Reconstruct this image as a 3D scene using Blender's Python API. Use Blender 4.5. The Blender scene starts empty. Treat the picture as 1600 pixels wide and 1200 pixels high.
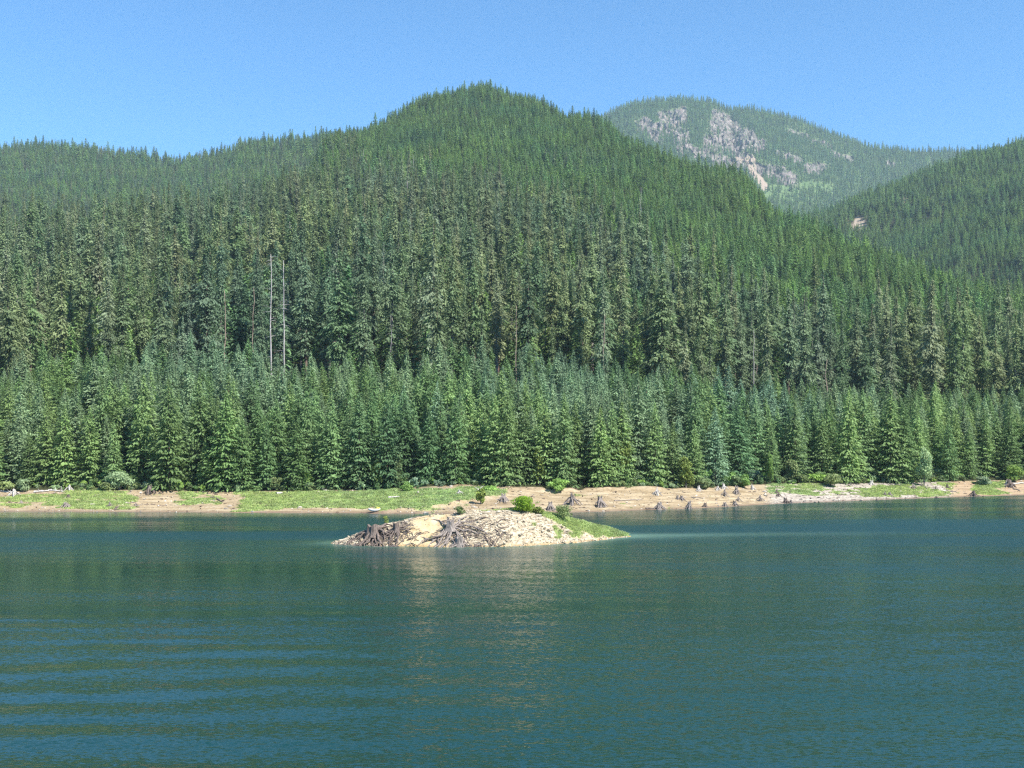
import bpy, bmesh, math, random
import numpy as np
from mathutils import Vector, noise as mnoise

R = math.radians
# ------------------------------------------------------------------ camera, world, sun, exposure
scene = bpy.context.scene
col = scene.collection
F = 1716.0            # focal length in pixels of the 1600 px wide photograph
HOR = 690.0           # row of the horizon
CAMZ = 12.0
cd = bpy.data.cameras.new('camera')
cam = bpy.data.objects.new('camera', cd); col.objects.link(cam)
cam.location = (0, 0, CAMZ); cam.rotation_euler = (R(90), 0, 0)
cd.sensor_width = 36; cd.lens = 36 * F / 1600; cd.shift_y = (HOR - 600) / 1600
cd.clip_start = 0.5; cd.clip_end = 30000
scene.camera = cam

SUN_EL, SUN_AZ = R(49), R(130)      # azimuth clockwise from +Y (north): to the right of and slightly behind the camera
w = bpy.data.worlds.new('World'); scene.world = w; w.use_nodes = True
nt = w.node_tree
sky = nt.nodes.new('ShaderNodeTexSky'); sky.sky_type = 'NISHITA'; sky.sun_disc = False
sky.sun_elevation = SUN_EL; sky.sun_rotation = SUN_AZ
sky.altitude = 1200; sky.air_density = 1.0; sky.dust_density = 0.0; sky.ozone_density = 3.0
bg = nt.nodes['Background']; bg.inputs['Strength'].default_value = 0.075
tint = nt.nodes.new('ShaderNodeMix'); tint.data_type = 'RGBA'; tint.blend_type = 'MULTIPLY'; tint.inputs[0].default_value = 1
tint.inputs[7].default_value = (0.44, 0.90, 1.13, 1)      # white balance of the camera on a deep summer sky
nt.links.new(sky.outputs[0], tint.inputs[6]); nt.links.new(tint.outputs[2], bg.inputs['Color'])
sd = bpy.data.lights.new('sun', 'SUN'); sd.energy = 4.2; sd.angle = R(0.53); sd.color = (1.0, 0.95, 0.86)
sun = bpy.data.objects.new('sun', sd); col.objects.link(sun)
sun.location = (200, -100, 300)
sv = Vector((math.sin(SUN_AZ) * math.cos(SUN_EL), math.cos(SUN_AZ) * math.cos(SUN_EL), math.sin(SUN_EL)))
sun.rotation_euler = sv.to_track_quat('Z', 'Y').to_euler()
scene.view_settings.view_transform = 'Standard'; scene.view_settings.look = 'None'
scene.view_settings.gamma = 1; scene.view_settings.use_curve_mapping = False
scene.view_settings.exposure = 1.45
scene.cycles.use_denoising = False; scene.cycles.pixel_filter_type = 'BLACKMAN_HARRIS'; scene.cycles.filter_width = 1.3
scene.cycles.max_bounces = 5; scene.cycles.diffuse_bounces = 3; scene.cycles.glossy_bounces = 2
scene.cycles.transmission_bounces = 2; scene.cycles.volume_bounces = 0; scene.cycles.transparent_max_bounces = 4

# ------------------------------------------------------------------ helpers
def tag(o, label=None, cat=None, group=None, kind=None):
    if label: o['label'] = label
    if cat: o['category'] = cat
    if group: o['group'] = group
    if kind: o['kind'] = kind
    return o

def empty(name, loc, rz=0, scale=(1, 1, 1)):
    o = bpy.data.objects.new(name, None); col.objects.link(o)
    o.location = loc; o.rotation_euler = (0, 0, rz); o.scale = scale
    o.empty_display_size = 0.3
    return o

def mesh_np(name, V, Fc, mats, mi=None, smooth=False):
    """V (n,3); Fc list of int arrays (m,k) of one k each"""
    me = bpy.data.meshes.new(name)
    if not isinstance(Fc, (list, tuple)): Fc = [Fc]
    Fc = [np.asarray(f, dtype=np.int32) for f in Fc if len(f)]
    loops = np.concatenate([f.ravel() for f in Fc])
    sizes = np.concatenate([np.full(len(f), f.shape[1], np.int32) for f in Fc])
    starts = np.concatenate([[0], np.cumsum(sizes)[:-1]]).astype(np.int32)
    me.vertices.add(len(V)); me.vertices.foreach_set('co', np.asarray(V, np.float32).ravel())
    me.loops.add(len(loops)); me.loops.foreach_set('vertex_index', loops)
    me.polygons.add(len(sizes)); me.polygons.foreach_set('loop_start', starts)
    for m in (mats if isinstance(mats, (list, tuple)) else [mats]): me.materials.append(m)
    if mi is not None: me.polygons.foreach_set('material_index', np.asarray(mi, np.int32))
    me.polygons.foreach_set('use_smooth', np.full(len(sizes), bool(smooth)))
    me.update(calc_edges=True); me.validate()
    return me

def obj(name, me, parent=None, loc=None):
    o = bpy.data.objects.new(name, me); col.objects.link(o)
    if parent: o.parent = parent
    if loc is not None: o.location = loc
    return o

def hash2(ix, iy, seed):
    n = (ix.astype(np.int64) * 374761393 + iy.astype(np.int64) * 668265263 + seed * 1442695041) & 0xffffffff
    n = ((n ^ (n >> 13)) * 1274126177) & 0xffffffff
    n = (n ^ (n >> 16)) & 0xffffffff
    return n / 4294967295.0

def vnoise(x, y, seed=0):
    x = np.asarray(x, float); y = np.asarray(y, float)
    ix = np.floor(x); iy = np.floor(y); fx = x - ix; fy = y - iy
    fx = fx * fx * (3 - 2 * fx); fy = fy * fy * (3 - 2 * fy)
    a = hash2(ix, iy, seed); b = hash2(ix + 1, iy, seed); c = hash2(ix, iy + 1, seed); d = hash2(ix + 1, iy + 1, seed)
    return (a * (1 - fx) + b * fx) * (1 - fy) + (c * (1 - fx) + d * fx) * fy

def fbm(x, y, seed=0, octv=4):
    s = 0; a = 1; t = 0
    for i in range(octv):
        s = s + a * (vnoise(x * 2 ** i, y * 2 ** i, seed + i * 17) - 0.5); t += a; a *= 0.5
    return s / t * 2          # about -1..1

def sstep(a, b, x):
    t = np.clip((x - a) / (b - a), 0, 1); return t * t * (3 - 2 * t)

def PX(px, Y): return (px - 800.0) * Y / F
def PZ(py, Y): return CAMZ - (py - HOR) * Y / F

# ------------------------------------------------------------------ materials
def newmat(name):
    m = bpy.data.materials.new(name); m.use_nodes = True
    n = m.node_tree; b = n.nodes['Principled BSDF']
    b.inputs['Roughness'].default_value = 0.8
    b.inputs['Specular IOR Level'].default_value = 0.25
    return m, n, b

def N(n, t, **kw):
    x = n.nodes.new(t)
    for k, v in kw.items():
        if k.startswith('i_'): x.inputs[k[2:].replace('_', ' ')].default_value = v
        else: setattr(x, k, v)
    return x

def ramp(n, fac, stops):
    r = n.nodes.new('ShaderNodeValToRGB')
    e = r.color_ramp.elements
    while len(e) < len(stops): e.new(0.5)
    for k, (p, c) in zip(e, stops):
        k.position = p; k.color = (*c, 1)
    n.links.new(fac, r.inputs[0]); return r.outputs[0]

def mixc(n, fac, a, b, mode='MIX'):
    m = n.nodes.new('ShaderNodeMix'); m.data_type = 'RGBA'; m.blend_type = mode
    for i, v in ((0, fac), (6, a), (7, b)):
        if hasattr(v, 'links') or hasattr(v, 'is_linked'): n.links.new(v, m.inputs[i])
        elif isinstance(v, (int, float)): m.inputs[i].default_value = v
        else: m.inputs[i].default_value = (*v, 1)
    return m.outputs[2]

def math_n(n, op, a, b=None, c=None):
    m = n.nodes.new('ShaderNodeMath'); m.operation = op
    for i, v in enumerate((a, b, c)):
        if v is None: continue
        if isinstance(v, (int, float)): m.inputs[i].default_value = v
        else: n.links.new(v, m.inputs[i])
    return m.outputs[0]

def foliage_mat(name, ca, cb, cc, transl=0.25, clump=0.35):
    """three tones picked per tree, a slow drift over the hillside, small clumps inside one crown"""
    m, n, b = newmat(name)
    oi = N(n, 'ShaderNodeObjectInfo')
    tone = ramp(n, oi.outputs['Random'], [(0.0, ca), (0.5, cb), (1.0, cc)])
    geo = N(n, 'ShaderNodeNewGeometry')
    nz = N(n, 'ShaderNodeTexNoise'); nz.inputs['Scale'].default_value = clump; nz.inputs['Detail'].default_value = 2
    n.links.new(geo.outputs['Position'], nz.inputs['Vector'])
    v = math_n(n, 'MULTIPLY_ADD', nz.outputs['Fac'], 1.6, 0.5)
    # lighter / darker individual
    oi2 = math_n(n, 'MULTIPLY_ADD', math_n(n, 'FRACT', math_n(n, 'MULTIPLY', oi.outputs['Random'], 7.31)), 0.5, 0.75)
    v = math_n(n, 'MULTIPLY', v, oi2)
    big = N(n, 'ShaderNodeTexNoise'); big.inputs['Scale'].default_value = 0.014; big.inputs['Detail'].default_value = 4
    n.links.new(oi.outputs['Location'], big.inputs['Vector'])
    hue = ramp(n, big.outputs['Fac'], [(0.36, (0.78, 0.90, 1.08)), (0.5, (1.0, 1.0, 1.0)), (0.64, (1.12, 1.07, 0.95))])
    c = mixc(n, 1.0, mixc(n, 1.0, tone, v, 'MULTIPLY'), hue, 'MULTIPLY')
    # value into colour: use combine
    n.links.new(c, b.inputs['Base Color'])
    b.inputs['Roughness'].default_value = 0.62
    b.inputs['Specular IOR Level'].default_value = 0.3
    if transl > 0:
        tr = N(n, 'ShaderNodeBsdfTranslucent'); n.links.new(c, tr.inputs['Color'])
        mx = N(n, 'ShaderNodeMixShader'); mx.inputs[0].default_value = transl
        out = n.nodes['Material Output']
        n.links.new(b.outputs[0], mx.inputs[1]); n.links.new(tr.outputs[0], mx.inputs[2]); n.links.new(mx.outputs[0], out.inputs[0])
    return m

M = {}
M['young_green'] = foliage_mat('young_green', (0.130, 0.205, 0.075), (0.150, 0.225, 0.080), (0.120, 0.195, 0.078), 0.35)
M['young_blue'] = foliage_mat('young_blue', (0.145, 0.215, 0.115), (0.160, 0.230, 0.125), (0.135, 0.208, 0.105), 0.35)
M['young_dark'] = foliage_mat('young_dark', (0.095, 0.165, 0.062), (0.108, 0.180, 0.062), (0.088, 0.156, 0.064), 0.35)
M['old_olive'] = foliage_mat('old_olive', (0.150, 0.190, 0.092), (0.122, 0.172, 0.078), (0.165, 0.192, 0.108), 0.35, clump=0.2)
M['old_dark'] = foliage_mat('old_dark', (0.092, 0.148, 0.065), (0.102, 0.158, 0.068), (0.112, 0.152, 0.078), 0.35, clump=0.2)
M['hill_green'] = foliage_mat('hill_green', (0.100, 0.180, 0.052), (0.122, 0.205, 0.056), (0.086, 0.162, 0.056), 0.35, clump=0.03)
M['bright_leaf'] = foliage_mat('bright_leaf', (0.17, 0.27, 0.06), (0.20, 0.30, 0.07), (0.17, 0.28, 0.07), 0.3, 0.8)
M['lime_leaf'] = foliage_mat('lime_leaf', (0.20, 0.33, 0.03), (0.24, 0.37, 0.04), (0.20, 0.34, 0.04), 0.4, 1.2)
M['pale_leaf'] = foliage_mat('pale_leaf', (0.21, 0.29, 0.16), (0.24, 0.31, 0.19), (0.20, 0.28, 0.15), 0.3, 0.8)
M['olive_leaf'] = foliage_mat('olive_leaf', (0.13, 0.18, 0.07), (0.15, 0.19, 0.075), (0.12, 0.16, 0.07), 0.3, 0.8)
M['yellow_leaf'] = foliage_mat('yellow_leaf', (0.15, 0.20, 0.045), (0.17, 0.215, 0.05), (0.14, 0.19, 0.05), 0.3, 0.8)

def bark(name, a, b_, sc=2.0):
    m, n, b = newmat(name)
    tc = N(n, 'ShaderNodeTexCoord')
    mp = N(n, 'ShaderNodeMapping'); mp.inputs['Scale'].default_value = (sc * 3, sc * 3, sc * 0.35)
    n.links.new(tc.outputs['Object'], mp.inputs[0])
    nz = N(n, 'ShaderNodeTexNoise'); nz.inputs['Scale'].default_value = 1.0; nz.inputs['Detail'].default_value = 5
    n.links.new(mp.outputs[0], nz.inputs['Vector'])
    n.links.new(ramp(n, nz.outputs['Fac'], [(0.3, a), (0.68, b_)]), b.inputs['Base Color'])
    bp = N(n, 'ShaderNodeBump'); bp.inputs['Strength'].default_value = 0.7; bp.inputs['Distance'].default_value = 0.08
    n.links.new(nz.outputs['Fac'], bp.inputs['Height']); n.links.new(bp.outputs[0], b.inputs['Normal'])
    return m
M['bark_brown'] = bark('bark_brown', (0.05, 0.035, 0.027), (0.17, 0.12, 0.10))
M['bark_grey'] = bark('bark_grey', (0.10, 0.085, 0.075), (0.27, 0.23, 0.21))
M['dead_wood'] = bark('dead_wood', (0.20, 0.175, 0.17), (0.46, 0.43, 0.42))
M['dead_tan'] = bark('dead_tan', (0.16, 0.11, 0.085), (0.34, 0.26, 0.215))
M['stump_brown'] = bark('stump_brown', (0.045, 0.034, 0.028), (0.22, 0.175, 0.15), 4)
M['stump_grey'] = bark('stump_grey', (0.09, 0.075, 0.065), (0.33, 0.28, 0.25), 4)
M['stump_white'] = bark('stump_white', (0.25, 0.22, 0.20), (0.60, 0.57, 0.53), 4)

# ------------------------------------------------------------------ shoreline and terrain functions
SH_PX = [-3000, -700, 0, 200, 400, 520, 640, 760, 850, 940, 1000, 1080, 1160, 1225, 1300, 1400, 1500, 1600, 2300, 3500]
SH_PY = [815, 806, 799, 800, 801.5, 802, 802.5, 803, 802, 800, 797.5, 795, 790.5, 787, 784, 780, 776.5, 773.5, 762, 757]
TL_PX = [-3000, -700, 0, 100, 200, 300, 400, 500, 600, 660, 720, 800, 860, 900, 1000, 1100, 1200, 1300, 1400, 1500, 1600, 2300, 3500]
TL_PY = [768, 768, 767, 766, 766, 768, 768, 767, 766, 762, 757, 761, 769, 768, 765, 762, 757, 756, 755, 752, 750, 745, 742]
def shoreY(px):
    base = CAMZ * F / (np.interp(px, SH_PX, SH_PY) - HOR)
    x = PX(px, base)
    return base + 1.1 * fbm(x / 14.0, x * 0 + 3.3, 5, 3) + 0.5 * fbm(x / 2.5, x * 0 + 1.3, 6, 3)
def beachW(px): return np.interp(px, [-700, 0, 400, 640, 740, 860, 1000, 1200, 1400, 1600, 2300], [18, 17, 18, 20, 24, 18, 19, 22, 20, 18, 20])
COLS = [
 (-3000, [(270, 655), (400, 600), (600, 540), (700, 520)]),
 (-700, [(280, 645), (400, 560), (600, 470), (650, 445)]),
 (0, [(280, 640), (400, 545), (550, 452), (700, 402)]),
 (250, [(285, 640), (400, 540), (600, 425), (780, 368)]),
 (400, [(290, 638), (400, 535), (600, 408), (900, 322)]),
 (500, [(290, 636), (400, 532), (600, 400), (900, 302), (1200, 246)]),
 (560, [(290, 636), (400, 531), (600, 398), (900, 296), (1300, 211)]),
 (620, [(290, 636), (400, 530), (600, 396), (900, 288), (1400, 186)]),
 (740, [(292, 637), (400, 530), (600, 395), (900, 286), (1200, 206), (1500, 141)]),
 (800, [(294, 638), (400, 535), (600, 397), (900, 289), (1200, 210), (1480, 153)]),
 (850, [(295, 640), (400, 540), (600, 400), (900, 292), (1200, 216), (1450, 167)]),
 (950, [(300, 648), (410, 552), (600, 410), (900, 302), (1300, 203)]),
 (1060, [(310, 655), (420, 568), (600, 432), (900, 318), (1150, 256)]),
 (1180, [(320, 665), (430, 584), (600, 458), (800, 368), (1050, 300)]),
 (1300, [(325, 672), (440, 600), (600, 472), (850, 358)]),
 (1400, [(330, 677), (440, 612), (600, 490), (750, 408)]),
 (1600, [(340, 683), (460, 625), (620, 520), (700, 480)]),
 (2300, [(360, 690), (500, 640), (700, 560)]),
 (3500, [(360, 690), (500, 650), (700, 610)]),
]
YG = np.concatenate([np.arange(240, 700, 5.0), np.arange(700, 2600, 10.0)])
_tab = []
for px, pts in COLS:
    Y = [p[0] for p in pts]; Z = [PZ(p[1], p[0]) for p in pts]
    z = np.interp(YG, Y, Z)
    z = np.where(YG > Y[-1], Z[-1] - 0.45 * (YG - Y[-1]) * sstep(0, 120, YG - Y[-1]), z)
    z = np.where(YG < Y[0], Z[0], z)
    k = np.ones(9) / 9; zp = np.pad(z, 4, mode='edge'); z = np.convolve(zp, k, 'valid')
    _tab.append(z)
_tab = np.array(_tab); _cpx = np.array([c[0] for c in COLS], float); _yend = np.array([c[1][0][0] for c in COLS], float)
def smooth_interp(px, xs, vals):
    i = np.clip(np.searchsorted(xs, px) - 1, 0, len(xs) - 2)
    t = np.clip((px - xs[i]) / (xs[i + 1] - xs[i]), 0, 1)
    return i, t
def main_z(px, Y):
    i, t = smooth_interp(px, _cpx, None)
    ty = np.clip(Y, YG[0], YG[-1])
    j = np.clip(np.searchsorted(YG, ty) - 1, 0, len(YG) - 2)
    s = (ty - YG[j]) / (YG[j + 1] - YG[j])
    def row(ii): 
        ii = np.clip(ii, 0, len(_cpx) - 1)
        return _tab[ii, j] * (1 - s) + _tab[ii, j + 1] * s
    p1 = row(i); p2 = row(i + 1)
    d = _cpx[i + 1] - _cpx[i]
    p0 = row(i - 1); p3 = row(i + 2)
    d0 = _cpx[i] - _cpx[np.clip(i - 1, 0, None)]; d3 = _cpx[np.clip(i + 2, None, len(_cpx) - 1)] - _cpx[i + 1]
    m1 = 0.5 * ((p2 - p1) / d + np.where(d0 > 0, (p1 - p0) / np.maximum(d0, 1), 0)) * d
    m2 = 0.5 * ((p2 - p1) / d + np.where(d3 > 0, (p3 - p2) / np.maximum(d3, 1), 0)) * d
    t2 = t * t; t3 = t2 * t
    return (2 * t3 - 3 * t2 + 1) * p1 + (t3 - 2 * t2 + t) * m1 + (-2 * t3 + 3 * t2) * p2 + (t3 - t2) * m2
def yend(px): return np.interp(px, _cpx, _yend)

def ridge(px, Y, pxs, pys, Yr, front, back=0.5):
    zr = PZ(np.interp(px, pxs, pys), Yr)
    zr = zr + 0 * px
    return zr - np.where(Y < Yr, (Yr - Y) * front, (Y - Yr) * back)
# grassy terrace with an undercut edge behind the island
def edge_v(px): return np.interp(px, [560, 600, 640, 680, 720, 760, 790, 800], [-0.3, 0.02, 0.10, 0.20, 0.36, 0.50, 0.62, 1.2])
def ground_z(px, Y):
    px = np.asarray(px, float); Y = np.asarray(Y, float)
    S = shoreY(px); B = beachW(px); Yp = S + B
    zb = PZ(np.interp(px, TL_PX, TL_PY), CAMZ * F / (np.interp(px, SH_PX, SH_PY) - HOR) + B)
    X = PX(px, Y)
    v = (Y - S) / B
    ye = yend(px)
    z_end = main_z(px, ye)
    beach = zb * (np.clip(v, 0, 1) ** 1.15) + 0.10 * fbm(X / 3.0, Y / 3.0, 21, 3) * sstep(0, 0.15, v)
    # small terraces left by falling water
    beach = beach + 0.09 * np.sin(v * 42 + 3 * fbm(X / 20, Y / 20, 9, 2)) * sstep(0.05, 0.2, v) * (1 - sstep(0.75, 0.9, v))
    ev = edge_v(px) + 0.05 * fbm(X / 2.0, X * 0 + 1.1, 33, 3)
    terr = np.where((px > 560) & (px < 800), 0.55 * sstep(ev - 0.01, ev + 0.02, v) * sstep(560, 610, px), 0)
    beach = beach + terr * (1 - sstep(0.8, 1.0, v))
    # undercut bank below the trees
    bank = 0.7 * sstep(0.93, 0.99, v + 0.05 * fbm(X / 2.5, X * 0 + 7.0, 35, 3)) * sstep(780, 850, px) * (1 - sstep(1010, 1060, px))
    beach = beach + bank - 0.7 * sstep(0.99, 1.6, v) * sstep(780, 850, px) * (1 - sstep(1010, 1060, px))
    u = np.clip((Y - Yp) / (ye - Yp), 0, 1)
    plant = zb + (z_end - zb) * (0.75 * u + 0.25 * u * u) + 0.4 * fbm(X / 12, Y / 12, 41, 3) * sstep(0, .2, u)
    m = main_z(px, Y)
    z = np.where(Y < Yp, beach, np.where(Y < ye, plant, m))
    far = sstep(300, 900, Y)
    z = z + far * 9 * (1 - 0.6 * sstep(900, 1300, Y)) * fbm(X / 160, Y / 160, 51, 3) + sstep(320, 500, Y) * 2.0 * fbm(X / 30, Y / 30, 52, 2)
    r2 = ridge(px, Y, [-3000, -700, 0, 130, 200, 280, 330, 400, 480, 560, 700, 900, 1100], [300, 240, 230, 233, 242, 251, 244, 229, 224, 214, 250, 330, 420], 2000.0, 0.42) \
        + 16 * fbm(X / 210, Y / 210, 61, 3) * sstep(1000, 1400, Y)
    r3 = ridge(px, Y, [600, 900, 1100, 1200, 1290, 1350, 1420, 1470, 1530, 1600, 1750, 2300, 3500], [700, 520, 410, 368, 338, 316, 292, 273, 254, 235, 205, 170, 170], 1850.0, 0.46) \
        + (22 * fbm(X / 170, Y / 170, 71, 3) + 30 * fbm(X / 420, Y / 1200, 72, 1)) * sstep(900, 1300, Y)
    z = np.where(Y > 900, np.maximum(np.maximum(z, r2), r3), z)
    z = np.where(Y > 650, np.maximum(z, 30), z)
    z = np.where(v < 0, np.maximum(v * B * 0.12, -4.0), z)
    return z

# far mountain
RM_PX = [500, 800, 900, 945, 985, 1020, 1060, 1110, 1140, 1170, 1240, 1300, 1360, 1420, 1500, 1560, 1700, 2300]
RM_PY = [300, 250, 200, 182, 165, 160, 156, 160, 172, 170, 186, 209, 231, 238, 238, 245, 260, 300]
CLIFF = [(1004, 196, 1022, 208, 11), (1028, 196, 1048, 206, 8), (1035, 182, 1062, 176, 8), (1050, 196, 1064, 214, 12), (1066, 170, 1068, 190, 6), (1060, 228, 1074, 236, 9),
         (1118, 178, 1124, 190, 7), (1120, 200, 1150, 205, 14), (1110, 222, 1160, 222, 14), (1165, 214, 1186, 232, 9), (1150, 240, 1172, 246, 6),
         (1120, 252, 1180, 262, 9), (1200, 262, 1222, 268, 7), (1262, 262, 1284, 264, 8), (1232, 206, 1262, 214, 4), (1270, 222, 1296, 228, 4), (1388, 256, 1396, 260, 5), (1180, 262, 1240, 282, 10), (1128, 184, 1190, 228, 9), (1080, 236, 1120, 248, 8), (1215, 240, 1250, 252, 5), (1300, 240, 1330, 250, 4), (1020, 216, 1032, 222, 5)]
SCREE = [(1172, 248, 1176, 268, 6), (1184, 276, 1194, 292, 6), (1150, 248, 1180, 250, 3)]
LIGHTG = [(1170, 298, 1235, 302, 13), (1255, 290, 1300, 296, 8), (1100, 268, 1140, 275, 7), (1455, 258, 1462, 262, 5)]
def capsule(px, py, L):
    best = np.full(np.shape(px), -9.0)
    for x0, y0, x1, y1, r in L:
        dx, dy = x1 - x0, y1 - y0
        t = np.clip(((px - x0) * dx + (py - y0) * dy) / (dx * dx + dy * dy), 0, 1)
        d = np.hypot(px - x0 - t * dx, py - y0 - t * dy)
        best = np.maximum(best, 1 - d / r)
    return best
def mount_masks(px, py):
    nz = fbm(px / 9, py / 9, 81, 3)
    nf = fbm(px / 3.2, py / 3.2, 83, 3)
    c = sstep(-0.25, 0.2, capsule(px, py, CLIFF) + 0.5 * nz + 0.28 * nf)
    s = sstep(-0.1, 0.1, capsule(px, py, SCREE) + 0.4 * nz)
    g = sstep(-0.2, 0.3, capsule(px, py, LIGHTG) + 0.6 * nz)
    return c, s, g
YM0, YM1 = 2700.0, 4000.0
def mount_z(px, Y):
    zr = PZ(np.interp(px, RM_PX, RM_PY), YM1)
    X = PX(px, Y)
    z = zr - np.where(Y < YM1, (YM1 - Y) * 0.60, (Y - YM1) * 0.5)
    z = z + 22 * fbm(X / 260, Y / 260, 91, 4) * (1 - sstep(3800, 4000, Y) * .7)
    return z

# ------------------------------------------------------------------ ground sheet
def grass_mask(px, v, X, Y):
    nz = fbm(X / 4.0, Y / 1.6, 101, 4); nf = fbm(X / 1.1, Y / .7, 102, 3)
    g = np.zeros_like(px)
    px0 = px; px = px + 24 * fbm(X / 7.0, Y / 3.0, 105, 3) + 9 * fbm(X / 1.5, Y / .8, 106, 2); v = v + 0.16 * fbm(X / 6.0, Y / 4.0, 107, 3)
    def zone(a, b, lo, hi, s=1.0, fe=12):
        nonlocal g
        m = sstep(a - fe, a + fe, px) * (1 - sstep(b - fe, b + fe, px)) * sstep(lo - .05, lo + .05, v) * (1 - sstep(hi - .04, hi + .04, v))
        g = np.maximum(g, m * s)
    zone(-3000, 120, 0.22, 0.75, 0.62); zone(95, 210, 0.12, 0.95, 0.72); zone(275, 335, 0.35, 0.97, 0.55)
    zone(370, 440, 0.10, 1.0, 0.85); zone(430, 620, 0.24, 1.0, 1.0); zone(590, 800, 0.0, 0.85, 1.0, 6)
    zone(1195, 1290, 0.45, 1.0, 0.55); zone(1345, 1430, 0.22, 0.85, 0.85); zone(1430, 1490, 0.1, 0.9, 0.5); zone(1523, 1568, 0.18, 0.95, 0.95, 5)
    zone(1295, 1345, 0.3, 0.9, 0.4); zone(1620, 3000, 0.3, 1, .6)
    px = px0; v = (Y - shoreY(px)) / beachW(px)
    below = (px > 590) & (px < 830) & (v < edge_v(px) + 0.05 * fbm(X / 2.0, X * 0 + 1.1, 33, 3) + 0.02)
    g = np.where(below, g * 0.12, g)
    # bare track on the meadow
    tr = 1 - sstep(0.03, 0.07, np.abs(v - np.interp(px, [640, 700, 760], [0.86, 0.9, 0.97])))
    g = np.where((px > 620) & (px < 770), g * (1 - tr), g)
    g = sstep(0.30, 0.62, g + 0.55 * nz + 0.28 * nf - 0.03)
    return g

def build_ground():
    px = np.concatenate([np.arange(-2800, -250, 60), np.arange(-250, -30, 12), np.arange(-30, 1640, 3.2), np.arange(1640, 1860, 12), np.arange(1860, 3400, 60)])
    # rows follow the shoreline: v in beach space, then absolute
    vb = np.concatenate([[-1.0], np.linspace(-0.3, 0, 6)[:-1], np.linspace(0, 1.1, 62)])
    S = shoreY(px); B = beachW(px)
    rows = [S + v * B for v in vb]
    start = S + 1.1 * B
    rest = np.concatenate([np.linspace(0, 1, 24)[1:], ])
    for t in rest: rows.append(start + (340 - start) * t)
    for Y in np.concatenate([np.arange(350, 900, 12), np.arange(900, 2150, 22), np.arange(2180, 2700, 80)]): rows.append(np.full(len(px), Y))
    Yg = np.array(rows); Pg = np.broadcast_to(px, Yg.shape)
    Z = ground_z(Pg, Yg); X = PX(Pg, Yg)
    V = np.stack([X, Yg, Z], -1)
    V = np.concatenate([np.stack([X[0], Yg[0] * 0 + Yg[0] - 30, np.full(len(px), -4.0)], -1)[None], V], 0)
    nr, nc = V.shape[:2]
    idx = np.arange(nr * nc).reshape(nr, nc)
    f = np.stack([idx[:-1, :-1], idx[:-1, 1:], idx[1:, 1:], idx[1:, :-1]], -1).reshape(-1, 4)
    me = mesh_np('ground', V.reshape(-1, 3), f, ground_material(), smooth=True)
    Yv = V[..., 1]; Pv = np.broadcast_to(px, Yv.shape); Xv = V[..., 0]
    v = (Yv - np.broadcast_to(S, Yv.shape)) / np.broadcast_to(B, Yv.shape)
    g = np.where(v < 1.02, grass_mask(Pv, v, Xv, Yv), 0)
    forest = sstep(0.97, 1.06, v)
    gr = sstep(1190, 1215, Pv) * (1 - sstep(1475, 1492, Pv))        # grey gravel stretch
    red = sstep(1480, 1500, Pv) * .8
    bare = sstep(0, 0.3, capsule(Pv, HOR - (V[..., 2] - CAMZ) * F / np.maximum(Yv, 1), [(1340, 345, 1352, 352, 7), (1325, 352, 1345, 358, 5), (1410, 312, 1415, 316, 4)]) + 0.3 * fbm(Pv / 5, Yv / 20, 7, 2))
    bare = bare * (Yv > 1200)
    for nm, a in (('grass', g), ('forest', forest), ('gravel', gr), ('red', red), ('beachv', v), ('bare', bare)):
        at = me.attributes.new(nm, 'FLOAT', 'POINT'); at.data.foreach_set('value', np.asarray(a, np.float32).ravel())
    return obj('ground', me)

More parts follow.
